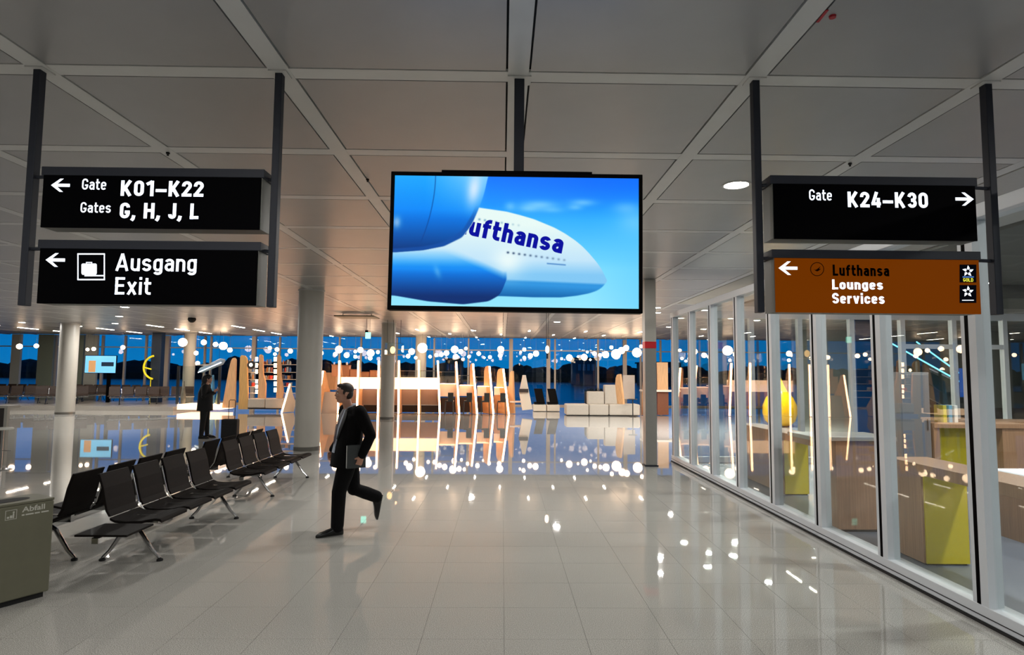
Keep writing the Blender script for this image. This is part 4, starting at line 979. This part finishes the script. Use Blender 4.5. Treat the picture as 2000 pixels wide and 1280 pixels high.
for (xa, xb) in ((499, 503), (535, 540)):
    for q in range(6): wbox(ki, xa, 698+q*12 if xa > 520 or q < 3 else 742+(q-3)*10, xb, 706+q*12 if xa > 520 or q < 3 else 749+(q-3)*10, YK+.25, .03, LED if q % 1 == 0 else CREAM, 'light_square')
for x0, x1 in ((485, 503), (514, 540), (549, 590)):
    for y_ in (712, 727, 741, 755, 768):
        if x0 == 514 and y_ > 745: continue
        wbox(ki, x0, y_, x1, y_+1.3, YK+.3, .4, CREAM, 'shelf')
random.seed(11)
gc = [(196, 70, 56), (70, 110, 170), (230, 220, 206), (210, 150, 90), (110, 60, 50), (60, 70, 90), (180, 190, 196)]
gn = ['red', 'blue', 'white', 'tan', 'brown', 'dark blue', 'pale grey']; gi = 0
for x0, x1, w1 in ((486, 500, 'left bay'), (516, 534, 'middle bay'), (552, 572, 'right bay')):
    for r_, y_ in enumerate((712, 727, 741, 755)):
        if x0 == 516 and y_ > 745: continue
        x = x0; prev = None; kk = 0
        while x < x1-3:
            wd = random.choice((4, 5, 6)); c_ = random.choice([q for q in range(7) if q != prev]); prev = c_; hgt = random.choice((7, 9, 10))
            pa = aty(x, y_, YK+.45); pb = aty(x+wd-1, y_-hgt, YK+.45); hw = (pb.x-pa.x)/2; hh = pb.z-pa.z
            t_ = thing('packaged_item', '%s package, %s from left on the %s shelf of the kiosk %s' % (gn[c_], ORD[kk], ['top', 'second', 'third', 'lowest'][r_], w1), 'package', ((pa.x+pb.x)/2, YK+.45, aty(x, y_, YK+.3).z+.003), 0, 'goods on the kiosk shelves')
            if random.random() < .5: MB().box(-hw, hw, -.06, .06, 0, hh).build('box', mat('good%d' % c_, gc[c_], .5), t_, bevel=.004)
            else: MB().lathe([(hw*.8, 0), (hw, hh*.15), (hw*.9, hh*.7), (hw*.35, hh*.85), (hw*.35, hh)], 12).build('bottle', mat('good%d' % c_, gc[c_], .5), t_, True)
            x += wd; kk += 1
p0 = aty(490, 713, YK-.1)
t_ = thing('round_wall_lamp', 'round dark lamp with a warm glowing centre on the kiosk', 'lamp', (p0.x, YK-.05, p0.z))
mb = MB(); mb.ell((0, 0, 0), (.2, .05, .2)); mb.build('rim', CHD, t_, True); mb = MB(); mb.ell((0, -.04, 0), (.08, .03, .08)); mb.build('bulb', GLOBE, t_, True)
fin(ki, 550, 805, 566, 750, .1, .7, -.5, True, YK-.6, 'glowing_fin', .08, CREAM)
# glass showcase with model aircraft
sc_ = thing('glass_showcase', 'glass showcase on a glowing base behind the standing person', 'showcase', (aty(392, 790, YK).x, YK, 0))
wbox(sc_, 346, 790, 430, 801, YK-.2, 1.4, LIT_SURF, 'glowing_base')
wbox(sc_, 346, 716, 347.5, 790, YK-.1, .03, GLASSW, 'pane'); wbox(sc_, 346, 716, 429, 790, YK-.1, .012, BOTTLE, 'pane'); wbox(sc_, 346, 716, 429, 717, YK-.1, 1.1, BOTTLE, 'pane')
wbox(sc_, 346, 715, 348, 790, YK-.12, .05, CHROME, 'corner_post'); wbox(sc_, 427, 715, 429, 790, YK-.12, .05, CHROME, 'corner_post')
a = aty(388, 726, YK+2.2); b2 = aty(441, 703, YK+2.2)
t_ = thing('model_aircraft', 'pale model aircraft tilted upward above the glass showcase', 'model', (a+b2)/2)
d = (b2-a)/2
mb = MB(); mb.tube([-d, -d*.8, d*.7, d*.95], [.04, .14, .17, .05], 14); mb.build('fuselage', mat('model_paint', (140, 165, 190), .3), t_, True)
MB().add([(-.1, -.1, 0), (.25, -.1, .08), (-.25, -1.0, .02), (-.4, -1.0, -.02), (-.1, -.1, .03), (.25, -.1, .11), (-.25, -1.0, .04), (-.4, -1.0, 0)], [(0, 1, 2, 3), (4, 7, 6, 5), (0, 4, 5, 1), (1, 5, 6, 2), (2, 6, 7, 3)]).build('wing', WHC, t_)
for s_ in (-.6, .5): MB().tube([d*s_, d*s_+Vector((0, 0, CZ-.02-(a.z+b2.z)/2-d.z*s_))], .006, 5).build('wire', DKMETAL, t_)
MB().tube([-d*.9+Vector((0, -.2, -.08)), d*.8+Vector((0, -.2, -.08))], .03, 6).build('light_strip', WHITEL, t_)
lab_p = ['grey rock-like exhibit low in the glass showcase', 'blue upright exhibit in the middle of the glass showcase', 'pale leafy exhibit at the right of the glass showcase', 'tan exhibit at the left of the glass showcase']
for k, (px, py, w_, h_, c_) in enumerate([(402, 789, 9, 26, (120, 124, 116)), (414, 789, 8, 56, (80, 140, 190)), (424, 789, 6, 20, (150, 160, 130)), (357, 789, 8, 44, (110, 104, 96))]):
    p0 = aty(px, py, YK+.4); sc = YK/F_
    o = MB().lathe([(w_*.5*sc, 0), (w_*.6*sc, h_*.3*sc), (w_*.35*sc, h_*.7*sc), (w_*.2*sc, h_*sc)], 10).build('exhibit', mat('exh%d' % k, c_, .5, noise=.3, nscale=6), None, True, loc=p0)
    tag(o, lab_p[k], 'exhibit', 'exhibits in the glass showcase')

# ================================================================== SMALL FAR THINGS
p0 = aty(197, 712, 33.2)
t_ = thing('small_screen', 'small bright blue screen on a stand at the far left windows', 'screen', (p0.x, 33.2, p0.z))
MB().box(-.84, .84, -.03, .04, -.48, .48).build('housing', mat('tv_black', (6, 6, 8)), t_, bevel=.01)
MB().box(-.81, .81, -.034, -.03, -.45, .45).build('display', mat('display_blue', (120, 196, 236), .3, emit=.8, ecol=(120, 200, 240)), t_)
MB().box(-.62, -.25, -.037, -.034, -.42, .2).build('picture_patch', mat('patch_tan', (216, 164, 110), .4, emit=.5), t_); MB().box(.05, .7, -.037, -.034, -.1, .12).build('picture_patch', mat('patch_dark', (30, 60, 90), .4), t_)
MB().box(.35, .5, .0, .12, -p0.z+.2, -.4).build('stand', mat('tv_black', (6, 6, 8)), t_)
p0 = aty(303, 718, 33.0)
mb = MB(); pts = [(math.cos(a)*.6, 0, math.sin(a)*.62) for a in [math.radians(100+160*k/14) for k in range(15)]]; mb.tube(pts, .05, 8)
mb.tube([(-.58, 0, 0), (-.2, 0, -.1)], .04, 6); mb.tube([(-.2, 0, -.57), (-.2, 0, .2-p0.z)], .02, 6)
o = mb.build('yellow_arc_sign', mat('neon_yellow', (226, 208, 20), .4, emit=.5), None, loc=(p0.x, 33.0, p0.z)); tag(o, 'yellow curved arc sign left of the dark blue pillar', 'sign')
# exit sign hung from ceiling
p0 = aty(719, 653, 22)
t_ = thing('emergency_exit_sign', 'small green-white emergency exit sign hanging right of the big column', 'sign', (p0.x, 22, p0.z))
MB().box(-.09, .09, -.02, .02, -.16, .06).build('face', mat('exit_green', (180, 250, 225), .4, emit=2.0, ecol=(150, 255, 225)), t_)
MB().box(-.1, -.0, -.03, .03, .06, .14).build('housing', DKMETAL, t_)
for s in (-.06, .06): MB().tube([(s, 0, .06), (s, 0, CZ-p0.z)], .006, 6).build('rod', DKMETAL, t_)
# ceiling hatch panel seen edge-on
p0 = aty(698, 610, 21.5)
t_ = thing('ceiling_baffle', 'thin flat grey panel hanging below the ceiling near the big column', 'panel', (p0.x, 21.5, CZ-.12))
MB().box(-.68, .68, -.5, .5, -.02, .02).build('plate', mat('olive_grey', (116, 112, 92), .5), t_)
for sx_ in (-.5, .5): MB().tube([(sx_, 0, .02), (sx_, 0, .12)], .01, 6).build('rod', DKMETAL, t_)
# lantern display by column
p0 = aty(770, 683, 24.0)
t_ = thing('hanging_display', 'hanging clear display box with a warm lamp beside the slim column', 'display', (p0.x, 24, p0.z))
MB().box(-.32, .32, -.25, .25, -.2, .25).build('glass_box', BOTTLE, t_); MB().box(-.3, .3, -.2, .2, -.22, -.2).build('shelf', mat('warm_shelf', (230, 180, 140), .5), t_)
mb = MB(); mb.ell((-.06, 0, -.02), (.1, .1, .14)); mb.build('lamp', mat('amber_lamp', (255, 200, 130), .4, emit=3), t_, True)
for sx_ in (-.28, -.05, .24): MB().tube([(sx_, 0, .25), (sx_, 0, CZ-p0.z)], .008, 6).build('rod', DKMETAL, t_)
# rods + lamp under the screen
p0 = aty(1069, 683, 20)
t_ = thing('rod_pendant', 'slim twin-rod pendant hanging below the big screen', 'lamp', (p0.x, 20, p0.z))
for s in (-.03, .03): MB().tube([(s, 0, .1), (s, 0, CZ-p0.z)], .008, 6).build('rod', DKMETAL, t_)
mb = MB(); mb.ell((0, 0, 0), (.06, .06, .12)); mb.build('bulb', GLOBE, t_, True); MB().tube([(0, 0, -.12), (0, 0, -.3)], .03, 8).build('tail', DKMETAL, t_)
# camera dome, red ceiling tags
p0 = atz(375, 621, CZ)
o = MB().lathe([(.13, 0), (.15, -.05), (.12, -.13), (.05, -.18)], 16).build('dome_camera', DARK, None, True, loc=(p0.x, p0.y, CZ-.006)); tag(o, 'small dark dome camera on the far left ceiling', 'camera')
for (px, py), lb in (((328, 297), 'tiny dark sprinkler on the ceiling rail above the gate K01 sign'), ((1660, 318), 'tiny dark sprinkler on the ceiling rail above the gate K24 sign'), ((718, 349), 'tiny dark sprinkler on the ceiling left of the big screen')):
    p0 = atz(px, py, CZ)
    o = MB().lathe([(.016, 0), (.018, -.012), (.008, -.016), (.010, -.03)], 12).build('ceiling_sprinkler', DARK, None, True, loc=(p0.x, p0.y, CZ-.005)); tag(o, lb, 'sprinkler')
p0 = atz(1626, 31, CZ)
o = MB().lathe([(.018, -.012), (.020, 0)], 16).build('red_ceiling_tag', mat('tag_red', (150, 14, 30), .5), None, loc=(p0.x, p0.y, CZ-.0)); tag(o, 'small round dark red tag on the upper right ceiling panel', 'tag')
p0 = atz(1606, 30, CZ); p1 = atz(1595, 43, CZ); p2 = atz(1615, 18, CZ)
d = (p2-p1).normalized(); M3 = Matrix.Rotation(math.atan2(d.y, d.x), 4, 'Z')
o = MB().box(-.06, .06, -.008, .008, -.004, 0, M3).build('red_ceiling_tape', MATS['tag_red'], None, loc=(p0.x, p0.y, CZ-.003)); tag(o, 'strip of red tape along the upper right ceiling rail', 'tape')

# ================================================================== SIDE ROOM
def desk(lab, X, Yn, Yb, Yp, H, wid, yellow=True, topn=None):
    """oak counter parallel to the glass: slab leg block from Yp to Yb, cantilevered top reaching Yn"""
    t_ = thing('oak_counter', lab, 'counter', (X, Yp, 0))
    MB().box(0, wid, Yn-Yp, Yb-Yp, H-.11, H).build('worktop', DOAK, t_, bevel=.003)
    MB().box(0, wid, .02, Yb-Yp, .02, H-.11).build('side_block', DOAK, t_, bevel=.003)
    if yellow: tag(MB().box(.02, wid-.02, .0, .02, .02, H-.11).build('end_panel', YEL, t_), 'yellow end panel')
    MB().box(.03, wid-.03, .03, Yb-Yp-.03, 0, .02).build('plinth', DKMETAL, t_)
    MB().box(wid*.62, wid*.85, -.34, -.31, H-.122, H-.11).build('under_light', mat('under_light_glow', (255, 245, 220), .5, emit=16), t_)
    return t_
p = atz(1808, 1106)
desk('near oak counter with a big yellow end panel behind the glass', p.x, 4.7, 6.98, p.y, 1.02, .48)
p = atz(1532, 968)
desk('oak counter with a narrow yellow panel, further back behind the glass', p.x, 8.6, 11.9, p.y, 1.0, .42)
p = atz(1640, 1040)
t_ = thing('oak_cabinet', 'plain oak cabinet standing between the two yellow-ended counters', 'cabinet', (p.x-.02, p.y, 0))
MB().box(0, .62, 0, .55, .03, 1.12).build('body', DOAK, t_, bevel=.004); MB().box(-.3, .75, -.05, .65, 1.12, 1.17).build('worktop', mat('grey_top', (160, 158, 152), .35), t_, bevel=.004); MB().box(.02, .6, .02, .53, 0, .03).build('plinth', DARK, t_)
def simple_desk(lab, x, y, wx, dy, H, glow=False):
    t_ = thing('oak_desk', lab, 'desk', (x, y, 0))
    MB().box(0, wx, 0, dy, H-.08, H).build('worktop', DOAK, t_, bevel=.003)
    MB().box(0, .1, 0.02, dy-.02, 0, H-.08).build('side_panel', DOAK, t_); MB().box(wx-.5, wx, .02, dy-.02, 0, H-.08).build('drawer_block', DOAK, t_)
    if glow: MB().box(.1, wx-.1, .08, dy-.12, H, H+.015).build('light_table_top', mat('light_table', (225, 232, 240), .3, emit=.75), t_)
    tag(MB().box(.1, wx-.5, dy*.5, dy*.5+.03, .3, H-.08).build('modesty_panel', YEL, t_), 'yellow modesty panel')
    return t_
p = aty(1940, 930, 8.0)
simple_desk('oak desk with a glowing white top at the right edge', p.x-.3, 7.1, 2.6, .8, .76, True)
p = aty(1825, 830, 10.6)
simple_desk('rear oak desk with coloured folders, behind the near yellow counter', p.x, 10.6, 1.7, .7, 1.12)
p = aty(1935, 832, 11.6)
simple_desk('rear oak desk at the right edge behind the glowing one', p.x, 11.4, 2.6, .7, 1.1)
p = aty(1560, 836, 10.8)
# folders on the rear desk
pf = aty(1843, 868, 10.9)
for k, (c_, nm) in enumerate([((180, 170, 20), 'yellow'), ((90, 150, 180), 'blue'), ((210, 210, 205), 'white')]):
    o = MB().box(-.03, .03, -.12, .12, 0, .3).build('folder', mat('fold%d' % k, c_, .5), None, bevel=.003, loc=(pf.x+.1*k, 10.95, 1.12)); tag(o, '%s upright folder on the rear oak desk' % nm, 'folder')
pf = aty(1878, 860, 10.95)
o = MB().box(-.18, .18, -.12, .12, 0, .05).build('laptop', DKMETAL, None, bevel=.004, loc=(pf.x+.15, 10.95, 1.12)); tag(o, 'closed dark laptop on the rear oak desk', 'laptop')
# cup on near desk
p = aty(1880, 902, 6.6)
o = MB().lathe([(.035, 0), (.045, .14), (.04, .142)], 16).build('paper_cup', mat('cup', (214, 188, 160), .5), None, True, loc=(4.82, 6.25, 1.02)); tag(o, 'beige paper cup on the near oak counter', 'cup')
# yellow teardrop
p = atz(1538, 836)
t_ = thing('teardrop_sculpture', 'large glossy yellow teardrop shape standing behind the glass', 'sculpture', (p.x, p.y+.6, 0))
prof = [(.05, 0), (.36, .04), (.54, .22), (.62, .5), (.6, .8), (.48, 1.08), (.3, 1.3), (.17, 1.55), (.08, 1.8), (.02, 2.0)]
MB().lathe(prof, 36).build('shell', YELG, t_, True); MB().lathe([(.3, 0), (.3, .03)], 24).build('base', DKMETAL, t_)
# blue column; grey cabinet standing in for a reflection in the glass
p = aty(1688, 870, 17.7)
t_ = thing('blue_pillar', 'deep blue slab pillar reaching the ceiling beyond the side room', 'pillar', (p.x, 17.7, 0))
MB().box(-.28, .28, -.2, .2, 0, CZ-.005).build('shaft', mat('deep_blue', (16, 62, 116), .3, noise=.04), t_, bevel=.02)
MB().box(-.29, .29, -.21, .21, 0, .08).build('base', DKMETAL, t_)
p = aty(1762, 890, 10.6)
t_ = thing('reflection_cabinet', 'tall grey cabinet standing in for a glass reflection, left of the escalator', 'cabinet', (p.x, 10.6, 0))
MB().box(0, .52, 0, .5, .05, 2.0).build('body', mat('cab_grey', (120, 124, 128), .4, noise=.03), t_, bevel=.006); MB().box(.02, .5, -.015, 0, .08, 1.96).build('door', mat('cab_door', (108, 112, 118), .4), t_, bevel=.004)
MB().box(.44, .46, -.03, -.015, 1.0, 1.2).build('handle', CHROME, t_); MB().box(.02, .5, .02, .48, 0, .05).build('plinth', DARK, t_)
p = aty(1747, 745, 16)
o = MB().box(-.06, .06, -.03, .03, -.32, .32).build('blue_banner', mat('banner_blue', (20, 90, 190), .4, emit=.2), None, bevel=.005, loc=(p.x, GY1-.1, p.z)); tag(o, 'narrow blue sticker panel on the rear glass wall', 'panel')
# escalator
YE = 22.0
t_ = thing('escalator', 'escalator with cyan lit handrails rising left beyond the side room', 'escalator', (16.5, YE, 0)); L = Vector((16.5, YE, 0))
CY = mat('cyan_led', (130, 225, 255), .4, emit=3.0, ecol=(120, 215, 255))
for yy, (a, b2) in ((0, ((1743, 672), (1886, 752))), (1.1, ((1790, 668), (1886, 738)))):
    A = aty(*a, YE+yy); B = aty(*b2, YE+yy); Dv = B-A
    end = A+Dv*1.35; up_ = A-Dv*.0
    MB().tube([up_-L, end-L], .025, 8).build('lit_handrail', CY, t_)
    vs = [up_-L, end-L, end-L-Vector((0, 0, .75)), up_-L-Vector((0, 0, .75))]
    MB().add(vs+[v+Vector((0, .02, 0)) for v in vs], [(0, 1, 2, 3), (7, 6, 5, 4), (0, 4, 5, 1), (2, 6, 7, 3)]).build('balustrade', BOTTLE, t_)
    vs = [up_-L-Vector((0, 0, .75)), end-L-Vector((0, 0, .75)), end-L-Vector((0, 0, 1.1)), up_-L-Vector((0, 0, 1.3))]
    MB().add(vs+[v+Vector((0, .12, 0)) for v in vs], [(0, 1, 2, 3), (7, 6, 5, 4), (0, 4, 5, 1), (2, 6, 7, 3), (0, 3, 7, 4), (1, 5, 6, 2)]).build('skirt', mat('esc_grey', (120, 126, 130), .4, .4), t_)
A = aty(1743, 672, YE)-L; B = A+(aty(1886, 752, YE)-aty(1743, 672, YE))*1.35
for k in range(18):
    q = A+(B-A)*(k+.5)/18-Vector((0, 0, .95)); MB().box(q.x-.13, q.x+.13, .08, 1.15, q.z-.12, q.z+.08).build('step', DKMETAL, t_)
# far right dark seats
for k, (px, lb) in enumerate([(1850, 'dark bench far beyond the side room below the escalator'), (1950, 'dark bench far beyond the side room at the right edge')]):
    o = copy_tree(base); pa = aty(px, 800, 21); o.location = (pa.x-1, 20.4, 0); o.rotation_euler = (0, 0, math.radians(-90)); o['label'] = lb; o['group'] = 'benches beyond the side room'

# ================================================================== LAMPS
G = [(357, 669, 16), (398, 669, 10), (421, 673, 9), (436, 676, 15), (449, 684, 9), (383, 690, 8), (386, 710, 8), (240, 679, 8), (38, 677, 10), (71, 676, 8), (171, 683, 6), (183, 682, 7),
     (527, 680, 7), (541, 683, 8), (537, 692, 6), (567, 686, 9), (627, 690, 9), (662, 683, 14), (655, 692, 8), (677, 694, 10), (694, 697, 7), (704, 684, 11), (694, 687, 6), (724, 690, 14), (723, 700, 8), (738, 688, 7),
     (804, 687, 12), (825, 680, 19), (797, 696, 8), (812, 699, 6), (840, 697, 6), (852, 694, 7), (862, 693, 8), (872, 690, 10), (888, 683, 14), (890, 697, 10), (900, 687, 9), (910, 681, 6), (916, 697, 6), (904, 702, 5), (935, 691, 8), (957, 698, 7), (946, 699, 4), (978, 683, 13), (977, 695, 8),
     (1024, 683, 7), (1017, 688, 4), (1024, 699, 6), (1036, 695, 9), (1047, 691, 11), (1097, 701, 5), (1112, 699, 12), (1129, 697, 4), (1141, 698, 12), (1153, 703, 4), (1147, 688, 5), (1161, 691, 8), (1172, 694, 7), (1183, 693, 13), (1203, 692, 18), (1194, 679, 7), (1214, 685, 13), (1223, 680, 11), (1244, 689, 18), (1252, 677, 7)]
zones = [(0, 130, 'left of the cream column'), (130, 300, 'above the small far screen'), (300, 480, 'above the standing person'), (480, 575, 'above the kiosk fins'), (575, 700, 'just right of the big column'), (700, 760, 'around the slim column'), (760, 870, 'above the left half of the pod'), (870, 1000, 'above the right half of the pod'), (1000, 1100, 'right of the pod'), (1100, 1180, 'above the white sofa'), (1180, 1262, 'left of the red-topped post')]
sph = {}
def globe_mesh(r_):
    k = round(r_, 3)
    if k not in sph:
        mb = MB(); mb.ell((0, 0, 0), (k, k, k), u=18, v=12); sph[k] = mb.mesh('globe', GLOBE, True)
    return sph[k]
random.seed(21)
for za, zb_, zn in zones:
    L_ = sorted([q for q in G if za <= q[0] < zb_])
    for k, (px, py, dia) in enumerate(L_):
        Yg = 32.3+(k % 3)*.55+random.uniform(-.08, .08); p0 = aty(px, py, Yg); r_ = dia/2*Yg/F_
        sz = 'small' if dia < 8 else ('medium' if dia < 12 else 'large')
        nm = ('only' if len(L_) == 1 else ORD[k]+' from the left')
        t_ = thing('globe_lamp', '%s glowing globe, %s, hanging %s' % (sz, nm, zn), 'lamp', (p0.x, Yg, p0.z), 0, 'glowing globe lamps over the gate area')
        o = bpy.data.objects.new('globe', globe_mesh(r_)); COL.objects.link(o); o.parent = t_
        MB().tube([(0, 0, r_), (0, 0, CZ-p0.z)], .005, 5).build('cord', mat('cord', (90, 92, 98), .5), t_)
# mounting strips beneath the ceiling are plain; round downlights
DL = mat('downlight_glow', (255, 250, 240), .5, emit=LIGHT, ecol=(255, 244, 228))
mb = MB(); mb.lathe([(.005, -.002), (.125, -.002)], 24); mb.f = mb.f[:24]+[mb.f[-2]]; mb.mi = [0]*25; dl_disc = MB().lathe([(.125, -.004), (.125, 0)], 24).mesh('lens', DL)
dl_ring = MB().lathe([(.128, 0), (.128, -.008), (.15, -.006), (.15, 0)], 24).mesh('trim_ring', CEILR)
def downlight(x, y, lab, grp=None, pw=0):
    zz = CZ if x < 6.7 or y > 17.5 else CZ-.06
    t_ = thing('ceiling_downlight', lab, 'light', (x, y, zz-.001), 0, grp)
    for nm_, me_ in (('lens', dl_disc), ('trim_ring', dl_ring)):
        o = bpy.data.objects.new(nm_, me_); COL.objects.link(o); o.parent = t_
    if pw:
        ld = bpy.data.lights.new('lamp', 'AREA'); ld.shape = 'DISK'; ld.size = .25; ld.energy = pw; ld.color = (1, .97, .93)
        o = bpy.data.objects.new('lamp', ld); COL.objects.link(o); o.parent = t_; o.location = (0, 0, -.012)
    return t_
P_HALL, P_SIDE, P_FAR = 62, 95, 150
p = atz(1438, 361, CZ); downlight(p.x, p.y, 'large round downlight above, left of the gate K24 sign', pw=8)
vis = [((244, 600), 'round downlight on the ceiling just below the exit sign, nearest'), ((233, 618), 'round downlight below the exit sign, middle of three'), ((225, 632), 'round downlight below the exit sign, farthest of three'), ((43, 630), 'round downlight at the far left, left of the cream column'),
       ((1283, 611), 'round downlight on the ceiling right of the big screen'), ((1380, 615), 'round downlight seen through the second glass pane'), ((1429, 622), 'round downlight seen through the fourth glass pane'), ((1478, 626), 'round downlight seen through the fifth glass pane'), ((1088, 629), 'round downlight just under the big screen'),
       ((925, 646), 'round downlight over the right half of the pod'), ((1545, 615), 'round downlight behind the brown sign, left end'), ((1583, 623), 'round downlight behind the brown sign, second from left')]
for (px, py), lb in vis:
    p = atz(px, py, CZ); downlight(p.x, p.y, lb, pw=P_FAR)
# seen only as reflections in the polished floor / glass
def mirrored(px, py):
    d = ray(px, py); h = 1.93+CZ; t = h/(-d.z); return (CAM.x+d.x*t, CAM.y+d.y*t)
for k, (px, py) in enumerate([(1311, 1006), (1432, 1087), (1383, 1108), (1503, 1139), (1287, 1121), (1335, 1061)]):
    x, y = mirrored(px, py); downlight(x, y, 'round downlight in the side area ceiling, %s of those mirrored in the floor' % ORD[k], 'downlights mirrored in the floor', P_SIDE*.6)
# fill downlights added behind / beside the viewpoint to brighten the hall
HALL_FILL = [(-2.35, -2.6), (1.0, -2.6), (-7.2, -2.6), (-7.2, 2.0), (-12, 6.6), (-12, -1), (-17, 3), (-9.6, 12.6), (-14.5, 14), (-20, 12), (-23, 18), (-16, 9), (-2.2, 1.2), (.3, .6)]
HALL_FILL = [h_ for h_ in HALL_FILL if not (h_[1] > 3 and abs(h_[0]) < h_[1]*.8)]
for k, (x, y) in enumerate(HALL_FILL): downlight(x, y, 'added fill downlight outside the view, %s of the hall lamps' % ORD[k], 'added hall fill downlights out of view', P_HALL)
for k, (x, y) in enumerate([(-1.0, 8.6), (1.2, 9.0), (-1.2, 12.2), (1.4, 12.4), (-4.5, 8.4), (-6.6, 11.2)]): downlight(x, y, 'added fill downlight hidden behind the hanging signs and screen, %s of these' % ORD[k], 'added fill downlights behind the signs', 42)  # hidden fills, added to raise the light on the mid floor
for k, (x, y) in enumerate([(5.9, 5.5), (8.7, 5.0), (5.9, 9.5), (8.7, 9.5), (11.5, 8), (5.9, 1.5), (8.7, 1.0)]): downlight(x, y, 'added fill downlight in the side room ceiling, %s by row' % ORD[k], 'added side room fill downlights', P_SIDE)  # lamps added to brighten the side room
for k, (px, py) in enumerate([(1925, 553), (1948, 571), (1997, 572)]):
    p = atz(px, py, CZ-.06); downlight(p.x, p.y, 'small bright downlight at the right edge, %s from the left' % ORD[k])
# linear lights
LL = mat('linear_glow', (255, 250, 240), .5, emit=70, ecol=(255, 240, 218))
def linear(x, y0, y1, lab, grp, w_=.05, ang=0):
    zz = CZ if x < 6.7 or y0 > 17.5 else CZ-.06
    t_ = thing('linear_ceiling_light', lab, 'light', (x, y0, zz), 0, grp); Lh = y1-y0
    MB().box(-w_/2, w_/2, 0, Lh, -.010, -.004).build('diffuser', LL, t_); MB().box(-w_/2-.012, w_/2+.012, -.01, Lh+.01, -.005, 0).build('frame', CEILR, t_)
k = 0
for x in (-23.6, -19.8, -16.0, -12.2):
    for y in (27.8, 30.2, 32.6):
        linear(x, y, y+1.3, 'short linear light, %s row and %s line from the left on the far left ceiling' % (ORD[(27.8, 30.2, 32.6).index(y)], ORD[(-23.6, -19.8, -16.0, -12.2).index(x)]), 'linear lights on the far left ceiling', .07)
for py, xs_ in ((974, (808, 918, 1032, 1144, 1252)), (952, (770, 874, 976, 1080, 1180)), (931, (640, 834, 928, 1024, 1120))):
    for k, px in enumerate(xs_):
        x, y = mirrored(px, py); y = min(y, 35.2)
        linear(x, y-.3, y+.3, 'short linear light, %s from the left in the %s row above the pod' % (ORD[k], {974: 'near', 952: 'middle', 931: 'far'}[py]), 'linear lights above the pod', .08)
for k, (a, b2) in enumerate([((1535, 1121), (1598, 1163)), ((1627, 1183), (1655, 1205))]):
    xa, ya = mirrored(*a); xb, yb = mirrored(*b2); linear((xa+xb)/2, min(yb, ya), max(ya, yb), '%s linear tube light over the side area' % ('longer' if k == 0 else 'shorter'), 'tube lights over the side area', .05)
for k, (x, y) in enumerate([(-3.2, 17), (-9, 20), (2.4, 17), (-3.2, 24), (2.4, 24), (-15, 22)]):
    pass
bpy.data.objects.remove(bpy.data.objects['dummy']) if 'dummy' in bpy.data.objects else None
